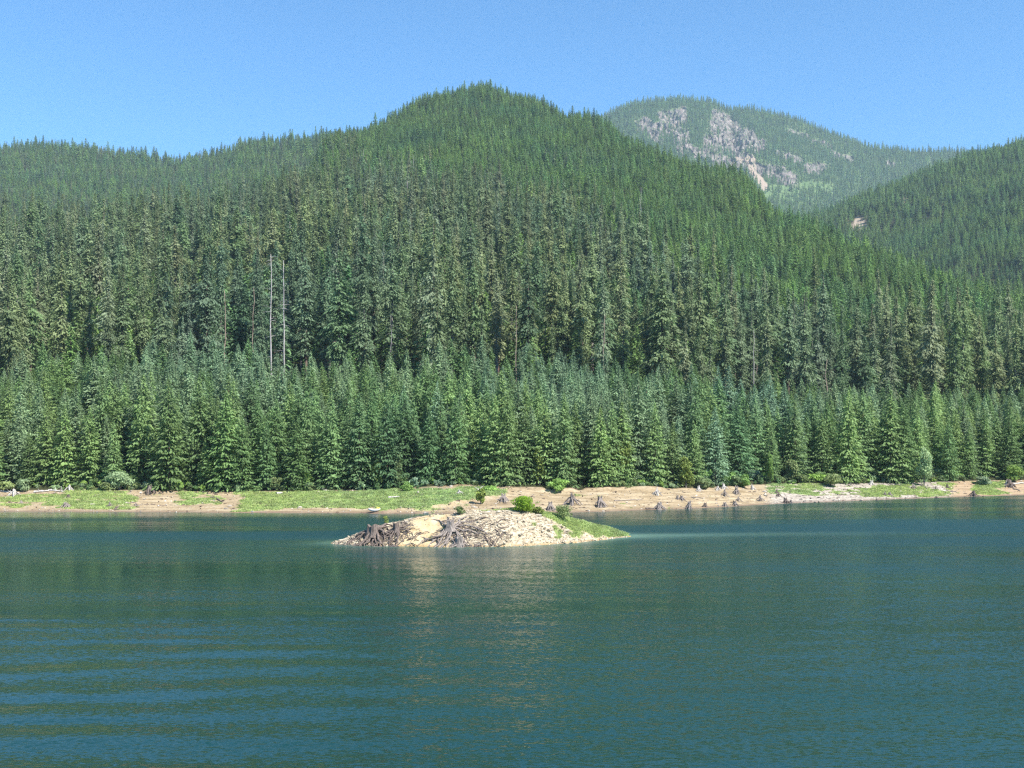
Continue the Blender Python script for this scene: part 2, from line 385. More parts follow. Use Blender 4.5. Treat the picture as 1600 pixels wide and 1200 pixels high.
def ground_material():
    m, n, b = newmat('ground')
    A = lambda s: N(n, 'ShaderNodeAttribute', attribute_name=s).outputs['Fac']
    geo = N(n, 'ShaderNodeNewGeometry')
    def noise(sc, det=4, ax=None):
        t = N(n, 'ShaderNodeTexNoise'); t.inputs['Scale'].default_value = sc; t.inputs['Detail'].default_value = det
        if ax:
            mp = N(n, 'ShaderNodeMapping'); mp.inputs['Scale'].default_value = ax; n.links.new(geo.outputs['Position'], mp.inputs[0]); n.links.new(mp.outputs[0], t.inputs[0])
        else: n.links.new(geo.outputs['Position'], t.inputs[0])
        return t.outputs['Fac']
    sand = ramp(n, noise(0.25, 6, (1, 2.5, 2.5)), [(0.3, (0.23, 0.175, 0.105)), (0.5, (0.315, 0.248, 0.16)), (0.7, (0.385, 0.32, 0.22))])
    speck = ramp(n, noise(3.0, 5, (1, 1.5, 3)), [(0.35, (0.6, 0.58, 0.55)), (0.5, (1, 1, 1)), (0.7, (1.1, 1.08, 1.05))])
    sand = mixc(n, 0.75, sand, speck, 'MULTIPLY')
    gravel = ramp(n, noise(1.6, 6, (1, 2, 2)), [(0.35, (0.20, 0.17, 0.145)), (0.55, (0.36, 0.32, 0.27)), (0.7, (0.46, 0.42, 0.36))])
    base = mixc(n, A('gravel'), sand, gravel)
    base = mixc(n, A('red'), base, (0.31, 0.225, 0.145))
    # reddish damp strip along the water
    cv = N(n, 'ShaderNodeCombineXYZ'); sp_ = N(n, 'ShaderNodeSeparateXYZ'); n.links.new(geo.outputs['Position'], sp_.inputs[0])
    n.links.new(math_n(n, 'MULTIPLY', sp_.outputs[0], 0.10), cv.inputs[0]); n.links.new(math_n(n, 'MULTIPLY', A('beachv'), 26.0), cv.inputs[1])
    ln = N(n, 'ShaderNodeTexNoise'); ln.inputs['Scale'].default_value = 1.0; ln.inputs['Detail'].default_value = 4; n.links.new(cv.outputs[0], ln.inputs['Vector'])
    base = mixc(n, 0.7, base, ramp(n, ln.outputs['Fac'], [(0.34, (0.62, 0.58, 0.54)), (0.48, (1.0, 1.0, 1.0)), (0.70, (1.14, 1.13, 1.10))]), 'MULTIPLY')
    wet = math_n(n, 'SUBTRACT', 1.0, math_n(n, 'SMOOTH_MIN', math_n(n, 'MULTIPLY', math_n(n, 'ADD', A('beachv'), math_n(n, 'MULTIPLY', noise(0.5, 4), 0.12)), 5.0), 1.0, 0.1))
    wet = math_n(n, 'MAXIMUM', wet, 0.0)
    base = mixc(n, math_n(n, 'MULTIPLY', wet, 1.3), base, (0.165, 0.115, 0.085))
    grass = ramp(n, noise(0.7, 6, (1, 2, 2)), [(0.3, (0.17, 0.22, 0.075)), (0.5, (0.22, 0.285, 0.10)), (0.7, (0.29, 0.31, 0.16))])
    c = mixc(n, A('grass'), base, grass)
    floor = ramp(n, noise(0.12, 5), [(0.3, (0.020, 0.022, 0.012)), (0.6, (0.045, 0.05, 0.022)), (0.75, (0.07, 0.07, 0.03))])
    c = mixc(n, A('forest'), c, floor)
    c = mixc(n, A('bare'), c, (0.36, 0.29, 0.22))
    n.links.new(c, b.inputs['Base Color']); b.inputs['Roughness'].default_value = 0.95; b.inputs['Specular IOR Level'].default_value = 0.1
    bp = N(n, 'ShaderNodeBump'); bp.inputs['Strength'].default_value = 0.6; bp.inputs['Distance'].default_value = 0.15
    n.links.new(noise(2.2, 5), bp.inputs['Height']); n.links.new(bp.outputs[0], b.inputs['Normal'])
    return m

# ------------------------------------------------------------------ water
def water_material():
    m, n, b = newmat('lake_water')
    geo = N(n, 'ShaderNodeNewGeometry'); P = geo.outputs['Position']
    sep = N(n, 'ShaderNodeSeparateXYZ'); n.links.new(P, sep.inputs[0])
    x, y = sep.outputs[0], sep.outputs[1]
    def noise(sc, ax, det=2, out='Color', rot=0):
        mp = N(n, 'ShaderNodeMapping'); mp.inputs['Scale'].default_value = ax; mp.inputs['Rotation'].default_value = (0, 0, rot)
        n.links.new(P, mp.inputs[0])
        t = N(n, 'ShaderNodeTexNoise'); t.inputs['Scale'].default_value = sc; t.inputs['Detail'].default_value = det
        n.links.new(mp.outputs[0], t.inputs[0]); return t.outputs[out]
    def slopes(c):
        s = N(n, 'ShaderNodeSeparateColor'); n.links.new(c, s.inputs[0])
        return math_n(n, 'SUBTRACT', s.outputs[0], 0.5), math_n(n, 'SUBTRACT', s.outputs[1], 0.5)
    # wind patches: wide streaks where the ripples are stronger
    patch = noise(1.0, (0.012, 0.055, 1), 4, 'Fac', R(-3))
    amp = N(n, 'ShaderNodeMapRange'); amp.inputs['From Min'].default_value = 0.36; amp.inputs['From Max'].default_value = 0.66
    amp.inputs['To Min'].default_value = 0.45; amp.inputs['To Max'].default_value = 1.9
    n.links.new(patch, amp.inputs['Value']); amp = amp.outputs[0]
    # stronger on the open right side and near the camera
    side = math_n(n, 'MULTIPLY_ADD', math_n(n, 'DIVIDE', x, math_n(n, 'MAXIMUM', y, 10.0)), 0.75, 1.0)
    near = N(n, 'ShaderNodeMapRange'); near.inputs['From Min'].default_value = 95; near.inputs['From Max'].default_value = 42
    near.inputs['To Min'].default_value = 0.0; near.inputs['To Max'].default_value = 1.0; n.links.new(y, near.inputs['Value'])
    dy_ = math_n(n, 'DIVIDE', math_n(n, 'SUBTRACT', y, 147.0), 22.0)
    band = math_n(n, 'MULTIPLY', math_n(n, 'POWER', 2.718, math_n(n, 'MULTIPLY', math_n(n, 'MULTIPLY', dy_, dy_), -1.0)), 2.3)
    rough = math_n(n, 'MINIMUM', math_n(n, 'MULTIPLY_ADD', math_n(n, 'MULTIPLY', amp, math_n(n, 'ADD', side, band)), 0.082, 0.07), 0.40)
    amp = math_n(n, 'MULTIPLY', amp, math_n(n, 'ADD', side, near.outputs[0]))
    ax1, ay1 = slopes(noise(8.0, (0.42, 1.0, 1), 3, rot=R(7)))
    ax2, ay2 = slopes(noise(0.9, (0.30, 1.0, 1), 2, rot=R(-5)))
    sx = math_n(n, 'MULTIPLY', math_n(n, 'MULTIPLY_ADD', ax2, 0.04, math_n(n, 'MULTIPLY', ax1, 0.34)), amp)
    sy = math_n(n, 'MULTIPLY', math_n(n, 'MULTIPLY_ADD', ay2, 0.07, math_n(n, 'MULTIPLY', ay1, 0.34)), amp)
    # boat wake: long low swells about five metres apart, fading out to the right and far away
    wob = noise(1.0, (0.02, 0.05, 1), 2, 'Fac')
    ph = math_n(n, 'MULTIPLY', math_n(n, 'ADD', math_n(n, 'MULTIPLY_ADD', wob, 7.0, y), math_n(n, 'MULTIPLY', x, -0.07)), 2 * math.pi / 4.6)
    ph = math_n(n, 'ADD', ph, math_n(n, 'MULTIPLY', noise(1.0, (0.20, 0.5, 1), 3, 'Fac', R(12)), 2.6))
    sw = math_n(n, 'COSINE', ph)
    fx = N(n, 'ShaderNodeMapRange'); fx.interpolation_type = 'SMOOTHSTEP'; fx.inputs['From Min'].default_value = 12; fx.inputs['From Max'].default_value = -22
    n.links.new(x, fx.inputs['Value'])
    fy = N(n, 'ShaderNodeMapRange'); fy.interpolation_type = 'SMOOTHSTEP'; fy.inputs['From Min'].default_value = 92; fy.inputs['From Max'].default_value = 48
    n.links.new(y, fy.inputs['Value'])
    brk = math_n(n, 'MULTIPLY', noise(1.0, (0.09, 0.30, 1), 4, 'Fac'), math_n(n, 'MULTIPLY_ADD', noise(1.0, (0.5, 1.6, 1), 3, 'Fac', R(14)), 1.8, 0.15))
    wk = math_n(n, 'MULTIPLY', math_n(n, 'MULTIPLY', sw, math_n(n, 'MULTIPLY', brk, 0.14)), math_n(n, 'MULTIPLY', fx.outputs[0], fy.outputs[0]))
    # and a weaker set across the whole bay
    ph2 = math_n(n, 'MULTIPLY', math_n(n, 'ADD', math_n(n, 'MULTIPLY_ADD', wob, 12.0, y), math_n(n, 'MULTIPLY', x, 0.09)), 2 * math.pi / 3.7)
    wk2 = math_n(n, 'MULTIPLY', math_n(n, 'SINE', ph2), math_n(n, 'MULTIPLY', patch, 0.022))
    ph3 = math_n(n, 'MULTIPLY', math_n(n, 'ADD', math_n(n, 'MULTIPLY_ADD', wob, 15.0, y), math_n(n, 'MULTIPLY', x, -0.22)), 2 * math.pi / 2.9)
    wk3 = math_n(n, 'MULTIPLY', math_n(n, 'SINE', ph3), math_n(n, 'MULTIPLY', fy.outputs[0], 0.016))
    sy = math_n(n, 'ADD', math_n(n, 'ADD', sy, wk3), math_n(n, 'ADD', wk, wk2))
    cmb = N(n, 'ShaderNodeCombineXYZ'); n.links.new(sx, cmb.inputs[0]); n.links.new(sy, cmb.inputs[1]); cmb.inputs[2].default_value = 1
    nv = N(n, 'ShaderNodeVectorMath', operation='NORMALIZE'); n.links.new(cmb.outputs[0], nv.inputs[0])
    n.links.new(nv.outputs[0], b.inputs['Normal'])
    # body colour: deep teal, paler over the shallows round the island and along the shore
    deep = ramp(n, noise(1.0, (0.008, 0.03, 1), 3, 'Fac'), [(0.3, (0.0035, 0.029, 0.030)), (0.7, (0.007, 0.037, 0.029))])
    att = N(n, 'ShaderNodeAttribute', attribute_name='shallow').outputs['Fac']
    c = mixc(n, att, deep, (0.085, 0.155, 0.115))
    n.links.new(c, b.inputs['Base Color'])
    n.links.new(rough, b.inputs['Roughness']); b.inputs['IOR'].default_value = 1.333; b.inputs['Specular IOR Level'].default_value = 0.5
    return m

ISX = [-21.6, -20.9, -18.3, -15.5, -11.5, -7.7, -3.1, 1.6, 5.5, 9.6, 12.6, 14.2, 15.2]
def isl_front(x): return np.interp(x, [-21.6, -20.7, -14.8, -7.3, 0, 7.6, 13.7, 15.2], [129.5, 128.2, 126.4, 124.6, 125.6, 130.2, 137.0, 138.5]) + 0.5 * fbm(x / 2.2, x * 0, 201, 3)
def isl_width(x): return np.interp(x, [-21.6, -19, -14, -8, 2, 8, 12, 15.2], [1.0, 5, 10, 13, 14, 11, 7, 1.0])
def isl_crest(x): return np.interp(x, [-21.6, -20.9, -18.2, -15.4, -11.6, -7.8, -3.1, 1.6, 5.5, 9.6, 12.8, 14.4, 15.2], [-0.1, .12, 1.05, 2.0, 2.85, 3.50, 3.75, 3.6, 2.85, 1.65, 0.75, 0.25, -0.1])
def island_z(x, y):
    f = isl_front(x); wd = isl_width(x); zc = isl_crest(x)
    u = (y - f) / wd
    g = np.where(u < 0.5, np.sin(np.clip(u, -0.3, 0.5) * math.pi) ** 1 * 1.0, np.cos((np.clip(u, .5, 1.4) - 0.5) * math.pi))
    g = np.where(u < 0, u * 3.1, g)
    z = g * np.maximum(zc, 0.02)
    z = np.where((u < 0) | (u > 1), np.where(u < 0, u * wd * 0.22, (1 - u) * wd * 0.3), z)
    ins = sstep(0, .15, u) * (1 - sstep(.9, 1, u)) * np.clip(zc, 0, 1)
    gully = -0.25 * np.exp(-((x + 9.2 - (y - 127) * .2) / 1.6) ** 2)
    z = z + ins * (0.20 * fbm(x / 2.4, y / 2.4, 211, 4) + 0.12 * fbm(x / .8, y / .5, 212, 3) + gully)
    # turf ledge on the right flank
    led = isl_turf(x, y, u)
    z = np.where((x < -21.5) | (x > 15.1), -2.0, z)
    return np.maximum(z + 0.16 * led * ins, -2.5)
def isl_turf(x, y, u):
    t = np.interp(x, [-5, -2, 2, 5, 8, 11, 13.5], [0.75, 0.52, 0.40, 0.26, 0.17, 0.10, 0.03])
    nz = 0.10 * fbm(x / 1.6, y / 1.2, 221, 4)
    s = sstep(0, .03, u - t + nz) * sstep(-4.5, -2.0, x + nz * 5)
    p = sstep(0.62, 0.68, fbm(x / 1.3 + 4, y / 1.1, 222, 3) + 0.55 * np.exp(-((x - 7.5) / 4) ** 2)) * (u > .06)
    return np.clip(np.maximum(s, p * .9), 0, 1)

def build_water():
    # finer cells around the island and the bay, coarse outside; one flat sheet
    xs = np.concatenate([np.array([-9000, -3000, -1000, -400]), np.arange(-170, 230, 2.0), np.array([400, 1000, 3000, 9000])])
    ys = np.concatenate([np.array([-4000, -1000, -200, 0, 30, 60, 80, 95]), np.arange(100, 262, 1.0), np.array([280, 400, 620])])
    Xg, Yg = np.meshgrid(xs, ys); V = np.stack([Xg, Yg, Xg * 0], -1)
    idx = np.arange(Xg.size).reshape(Xg.shape)
    f = np.stack([idx[:-1, :-1], idx[:-1, 1:], idx[1:, 1:], idx[1:, :-1]], -1).reshape(-1, 4)
    me = mesh_np('water', V.reshape(-1, 3), f, water_material())
    zi = island_z(Xg, Yg)
    near = np.where((Xg > -26) & (Xg < 20), 1, 0)
    dpx = Xg / np.maximum(Yg, 1) * F + 800
    f_ = isl_front(Xg); wd = isl_width(Xg)
    d = np.maximum(np.maximum(f_ - Yg, Yg - f_ - wd), 0); dx = np.maximum(np.maximum(-21.5 - Xg, Xg - 15.0), 0)
    dd = np.hypot(d, dx)
    sh = 0.9 * np.exp(-dd / 1.8)
    # sand bar running on from the right tip of the island
    yb = 140.5 + (Xg - 14) * 0.10
    bar = np.exp(-((Yg - yb) / (2.2 + 0.03 * (Xg - 14))) ** 2) * sstep(10, 17, Xg) * (1 - sstep(22, 62, Xg)) * 0.42
    bar = bar + 0.35 * np.exp(-((Yg - 139 - (Xg - 14) * .02) / 4.0) ** 2) * sstep(10, 15, Xg) * (1 - sstep(18, 32, Xg))
    S = shoreY(dpx)
    shore = 0.45 * np.exp(-np.clip(S - Yg, 0, 99) / 2.0)
    a = np.clip(sh + bar + shore, 0, 1)
    at = me.attributes.new('shallow', 'FLOAT', 'POINT'); at.data.foreach_set('value', a.astype(np.float32).ravel())
    return obj('water', me)

# ------------------------------------------------------------------ island
def island_material():
    m, n, b = newmat('island_ground')
    geo = N(n, 'ShaderNodeNewGeometry')
    def noise(sc, det=4, ax=(1, 1, 1)):
        mp = N(n, 'ShaderNodeMapping'); mp.inputs['Scale'].default_value = ax; n.links.new(geo.outputs['Position'], mp.inputs[0])
        t = N(n, 'ShaderNodeTexNoise'); t.inputs['Scale'].default_value = sc; t.inputs['Detail'].default_value = det
        n.links.new(mp.outputs[0], t.inputs[0]); return t.outputs['Fac']
    A = lambda s: N(n, 'ShaderNodeAttribute', attribute_name=s).outputs['Fac']
    rock = ramp(n, noise(2.5, 6, (1, 1, 2)), [(0.3, (0.15, 0.115, 0.075)), (0.48, (0.36, 0.30, 0.21)), (0.7, (0.52, 0.45, 0.34))])
    sand = ramp(n, noise(0.8, 5), [(0.3, (0.38, 0.28, 0.15)), (0.6, (0.50, 0.395, 0.245)), (0.75, (0.55, 0.46, 0.33))])
    turf = ramp(n, noise(1.4, 6), [(0.3, (0.13, 0.18, 0.045)), (0.5, (0.18, 0.245, 0.065)), (0.7, (0.24, 0.28, 0.11))])
    c = mixc(n, A('sand'), rock, sand); c = mixc(n, A('turf'), c, turf)
    sepz = N(n, 'ShaderNodeSeparateXYZ'); n.links.new(geo.outputs['Position'], sepz.inputs[0])
    wz = N(n, 'ShaderNodeMapRange'); wz.inputs['From Min'].default_value = 0.28; wz.inputs['From Max'].default_value = 0.05; n.links.new(sepz.outputs[2], wz.inputs['Value'])
    c = mixc(n, math_n(n, 'MULTIPLY', wz.outputs[0], 0.8), c, (0.33, 0.22, 0.10))
    n.links.new(c, b.inputs['Base Color']); b.inputs['Roughness'].default_value = 0.95; b.inputs['Specular IOR Level'].default_value = 0.1
    bp = N(n, 'ShaderNodeBump'); bp.inputs['Strength'].default_value = 0.8; bp.inputs['Distance'].default_value = 0.12
    n.links.new(noise(4, 5), bp.inputs['Height']); n.links.new(bp.outputs[0], b.inputs['Normal'])
    return m
def isl_sand(x, y): return np.clip(np.exp(-((x + 11.2 - (y - 126) * .35) / 2.3) ** 2) * 1.5 + 0.3 * fbm(x / 2, y / 2, 231, 3), 0, 1)
def build_island():
    xs = np.arange(-24, 18.01, 0.16); ys = np.arange(120, 146.01, 0.16)
    Xg, Yg = np.meshgrid(xs, ys); Z = island_z(Xg, Yg)
    V = np.stack([Xg, Yg, Z], -1); idx = np.arange(Xg.size).reshape(Xg.shape)
    f = np.stack([idx[:-1, :-1], idx[:-1, 1:], idx[1:, 1:], idx[1:, :-1]], -1).reshape(-1, 4)
    keep = (Z.ravel()[f].max(1) > -0.5); f = f[keep]
    me = mesh_np('island', V.reshape(-1, 3), f, island_material(), smooth=True)
    u = (Yg - isl_front(Xg)) / isl_width(Xg)
    for nm, a in (('turf', isl_turf(Xg, Yg, u)), ('sand', isl_sand(Xg, Yg))):
        at = me.attributes.new(nm, 'FLOAT', 'POINT'); at.data.foreach_set('value', a.astype(np.float32).ravel())
    return obj('island', me)

# ------------------------------------------------------------------ vegetation meshes
def quads(C, A_, B_, bend=0.0):
    """diamond leaf clumps: centre, long axis, width axis"""
    n = len(C)
    V = np.empty((n, 4, 3)); V[:, 0] = C - A_ * 0.5; V[:, 1] = C + B_ * 0.5; V[:, 2] = C + A_ * 0.5; V[:, 3] = C - B_ * 0.5
    V[:, 2, 2] -= bend * np.linalg.norm(A_, axis=1)
    return V.reshape(-1, 3), np.arange(4 * n).reshape(n, 4)

def tube(pts, rads, sides=7, cap=True):
    P = np.asarray(pts, float); n = len(P)
    V = []; T = np.gradient(P, axis=0)
    ref = np.array([0.31, 0.21, 0.93]) if abs(T[0][2]) < 0.9 * np.linalg.norm(T[0]) else np.array([1.0, 0.1, 0.05])
    for p, t, r in zip(P, T, rads):
        t = t / (np.linalg.norm(t) + 1e-9); a = np.cross(t, ref); a /= np.linalg.norm(a) + 1e-9; b_ = np.cross(t, a)
        for k in range(sides):
            th = 2 * math.pi * k / sides; V.append(p + r * (math.cos(th) * a + math.sin(th) * b_))
    f = []
    for i in range(n - 1):
        for k in range(sides):
            k2 = (k + 1) % sides; f.append((i * sides + k, i * sides + k2, (i + 1) * sides + k2, (i + 1) * sides + k))
    V = np.array(V)
    if cap:
        V = np.concatenate([V, P[-1:]]); c = len(V) - 1; o = (n - 1) * sides
        for k in range(sides): f.append((o + k, o + (k + 1) % sides, c, c))
    return V, np.array(f)

class Acc:
    def __init__(s): s.V = []; s.F = []; s.m = []; s.n = 0
    def add(s, V, Fq, mi=0):
        s.V.append(V); s.F.append(np.asarray(Fq) + s.n); s.m.append(np.full(len(Fq), mi)); s.n += len(V)
    def mesh(s, name, mats, smooth=False):
        Fq = np.concatenate(s.F); V = np.concatenate(s.V); mi = np.concatenate(s.m)
        # degenerate quads (caps) become triangles
        tri = Fq[:, 2] == Fq[:, 3]
        return mesh_np(name, V, [Fq[~tri], Fq[tri][:, :3]], mats, np.concatenate([mi[~tri], mi[tri]]), smooth)

def conifer_parts(rng, H, Rr, base, nb, kind='young', cs=0.5, dens=3.2, sides=6):
    """returns crown (V,F) and trunk (V,F)"""
    t = (np.arange(nb) + rng.random(nb)) / nb
    if kind == 'young': t = t ** 0.9
    h = base + (H - base) * t
    if kind == 'young': prof = (1 - t) ** 0.82 * (1 - 0.25 * np.exp(-t * 14)) + 0.03
    elif kind == 'old':
        lump = 0.72 + 0.42 * np.sin(t * rng.uniform(9, 14) + rng.uniform(0, 6)) * np.sin(t * 23 + rng.uniform(0, 6))
        prof = np.minimum(1, (1.04 - t) ** 0.55 * 1.12) * (0.45 + 0.55 * np.minimum(1, t / 0.22)) * lump
    else: prof = (1 - t) ** 0.66 + 0.03
    L = Rr * prof * rng.uniform(0.72 if kind == 'young' else 0.5, 1.12, nb)
    az = np.arange(nb) * 2.39996 + rng.normal(0, .35, nb)
    if kind == 'old':      # irregular: whole sectors missing
        ph = rng.uniform(0, 6.28); L *= 0.8 + 0.25 * np.cos(az - ph + t * 5)
    a0 = (0.62 * t + 0.08 + rng.normal(0, .06, nb)) if kind == 'young' else (0.30 * t + 0.0)
    drp = 0.22 if kind == 'young' else 0.42
    cnt = np.maximum(3, (L * dens).astype(int))
    bi = np.repeat(np.arange(nb), cnt)
    k = np.concatenate([np.arange(c) for c in cnt]); s = 0.12 + 0.88 * (k + rng.random(len(k)) * .8) / cnt[bi]
    Lb = L[bi]; azb = az[bi]
    out = np.stack([np.cos(azb), np.sin(azb), 0 * azb], -1); lat = np.stack([-np.sin(azb), np.cos(azb), 0 * azb], -1)
    lo = rng.uniform(-1, 1, len(k)) * (0.10 + 0.26 * np.sin(np.clip(s, 0, 1) * math.pi) ** 0.7) * np.maximum(Lb, .5) * .8
    zz = h[bi] + Lb * (s * a0[bi] - drp * s * s) - np.abs(lo) * 0.25 + rng.normal(0, 0.05, len(k))
    C = out * (Lb * s)[:, None] + lat * lo[:, None]; C[:, 2] = zz
    size = cs * rng.uniform(0.6, 1.25, len(k)) * (0.55 + 0.45 * np.minimum(1, Lb / (Rr * .5)))
    side = np.sign(lo)[:, None]
    ax = out * rng.uniform(.5, 1.0, (len(k), 1)) + lat * side * rng.uniform(0.1, .8, (len(k), 1)); ax[:, 2] = rng.uniform(-1.1, -0.05, len(k)) if kind == 'old' else rng.uniform(-0.85, 0.15, len(k))
    ax /= np.linalg.norm(ax, axis=1)[:, None]
    nrm = out * 0.55 + rng.normal(0, .38, (len(k), 3)); nrm[:, 2] += 0.75
    wd = np.cross(ax, nrm); wd /= np.linalg.norm(wd, axis=1)[:, None] + 1e-9
    V, Fq = quads(C, ax * size[:, None] * 1.35, wd * size[:, None] * 0.52, 0.12)
    # leader
    nl = 6
    Cl = np.zeros((nl, 3)); Cl[:, 2] = H - np.linspace(0, .08 * H, nl); al = np.zeros((nl, 3)); al[:, 2] = (0.07 if kind == 'young' else 0.035) * H + .2; wl = np.zeros((nl, 3)); aa = rng.uniform(0, 3.14, nl)
    wl[:, 0] = np.cos(aa); wl[:, 1] = np.sin(aa); wl *= cs * 0.25
    V2, F2 = quads(Cl, al, wl)
    V = np.concatenate([V, V2]); Fq = np.concatenate([Fq, F2 + len(V) - len(V2)])
    tp = np.array([[0.02 * H * 0.2 * math.sin(z * 5 / H), 0.0, z] for z in np.linspace(-0.8, H * 0.97, 7)])
    tr = np.linspace(1, 0.08, 7) * (0.013 * H if kind == 'young' else 0.0145 * H)
    return (V, Fq), tube(tp, tr, sides)

rng = np.random.default_rng(7)
VAR = {}
def make_variants():
    for tone in ('green', 'blue', 'dark'):
        for j in range(2):
            H = rng.uniform(13, 15); c, t = conifer_parts(rng, H, rng.uniform(3.1, 3.6), 0.3, 230, 'young', 0.44, 7.5)
            a = Acc(); a.add(*c); cm = a.mesh('young_crown', M['young_' + tone]); b_ = Acc(); b_.add(*t); tm = b_.mesh('young_trunk', M['bark_brown'], True)
            g = Acc(); g.add(*c, 0); g.add(*t, 1); bm_ = g.mesh('young_tree', [M['young_' + tone], M['bark_brown']])
            VAR.setdefault('young', []).append((tone, cm, tm, bm_, H))
    for tone in ('olive', 'olive', 'dark'):
        for j in range(2):
            H = rng.uniform(36, 42); c, t = conifer_parts(rng, H, rng.uniform(4.8, 6.8), H * rng.uniform(.10, .26), 320, 'old', 0.80, 4.6)
            # a few dead stubs low on the trunk
            a = Acc(); a.add(*c); cm = a.mesh('old_crown', M['old_' + tone]); b_ = Acc(); b_.add(*t)
            for q in range(9):
                z = rng.uniform(.1, .5) * H; az = rng.uniform(0, 6.28); l = rng.uniform(1, 2.6)
                tv, tf = tube([(0, 0, z), (math.cos(az) * l * .6, math.sin(az) * l * .6, z - .1), (math.cos(az) * l, math.sin(az) * l, z - l * .3)], [.10, .07, .03], 4)
                b_.add(tv, tf)
            tm = b_.mesh('old_trunk', M['bark_grey'] if j else M['bark_brown'], True)
            g = Acc(); g.add(*c, 0); g.add(b_.V[0], b_.F[0], 1); bm_ = g.mesh('old_tree', [M['old_' + tone], M['bark_grey'] if j else M['bark_brown']])
            VAR.setdefault('old', []).append((tone, cm, tm, bm_, H))
    for j in range(5):
        H = rng.uniform(15, 19); c, t = conifer_parts(rng, H, rng.uniform(3.8, 4.8), 0.4, 140, 'hill', 0.85, 3.0, 4)
        g = Acc(); g.add(*c, 0); g.add(*t, 1); VAR.setdefault('hill', []).append(('', None, None, g.mesh('hill_tree', [M['hill_green'] if j < 3 else M['young_dark'] if j == 3 else M['young_green'], M['bark_brown']]), H))
    for j in range(3):
        H = rng.uniform(24, 30); c, t = conifer_parts(rng, H, rng.uniform(5.5, 7.0), 1.0, 70, 'hill', 2.3, 1.1, 4)
        g = Acc(); g.add(*c, 0); g.add(*t, 1); VAR.setdefault('far', []).append(('', None, None, g.mesh('far_tree', [M['hill_green'] if j < 2 else M['young_dark'], M['bark_brown']]), H))
make_variants()

# ------------------------------------------------------------------ mass instancer (only for objects of kind stuff)
def instancer(name, protos, P, idx, rot, scl, label, cat):
    me = bpy.data.meshes.new(name); me.vertices.add(len(P)); me.vertices.foreach_set('co', np.asarray(P, np.float32).ravel())
    a = me.attributes.new('idx', 'INT', 'POINT'); a.data.foreach_set('value', np.asarray(idx, np.int32))
    r = np.zeros((len(P), 3), np.float32); r[:, 2] = rot; r[:, 0] = np.random.default_rng(3).normal(0, .02, len(P)); r[:, 1] = np.random.default_rng(4).normal(0, .02, len(P))
    a = me.attributes.new('rot', 'FLOAT_VECTOR', 'POINT'); a.data.foreach_set('vector', r.ravel())
    a = me.attributes.new('scl', 'FLOAT_VECTOR', 'POINT'); a.data.foreach_set('vector', np.asarray(scl, np.float32).ravel())
    o = obj(name, me); tag(o, label, cat, kind='stuff')
    g = bpy.data.node_groups.new(name, 'GeometryNodeTree')
    g.interface.new_socket('Geometry', in_out='INPUT', socket_type='NodeSocketGeometry'); g.interface.new_socket('Geometry', in_out='OUTPUT', socket_type='NodeSocketGeometry')
    gi = g.nodes.new('NodeGroupInput'); go = g.nodes.new('NodeGroupOutput')
    join = g.nodes.new('GeometryNodeJoinGeometry')
    for k, pm in enumerate(protos):
        po = bpy.data.objects.new(name + '_source', pm)          # not linked to the scene: only the source of the copies
        oi = g.nodes.new('GeometryNodeObjectInfo'); oi.inputs['Object'].default_value = po; oi.inputs['As Instance'].default_value = True
        g.links.new(oi.outputs['Geometry'], join.inputs[0])
    iop = g.nodes.new('GeometryNodeInstanceOnPoints'); iop.inputs['Pick Instance'].default_value = True
    def attr(nm, t):
        x = g.nodes.new('GeometryNodeInputNamedAttribute'); x.data_type = t; x.inputs['Name'].default_value = nm; return x.outputs['Attribute']
    g.links.new(gi.outputs[0], iop.inputs['Points']); g.links.new(join.outputs[0], iop.inputs['Instance'])
    g.links.new(attr('idx', 'INT'), iop.inputs['Instance Index'])
    e2r = g.nodes.new('FunctionNodeEulerToRotation'); g.links.new(attr('rot', 'FLOAT_VECTOR'), e2r.inputs[0]); g.links.new(e2r.outputs[0], iop.inputs['Rotation'])
    g.links.new(attr('scl', 'FLOAT_VECTOR'), iop.inputs['Scale']); g.links.new(iop.outputs[0], go.inputs[0])
    md = o.modifiers.new('copies', 'NODES'); md.node_group = g
    return o

# ------------------------------------------------------------------ build the setting
ground = tag(build_ground(), 'sandy lake shore rising into the forested hillside', kind='structure')
water = tag(build_water(), 'teal lake water with wind ripples and long wake bands', kind='structure')
island = tag(build_island(), 'low rocky island of cream rubble with a turf cap', kind='structure')

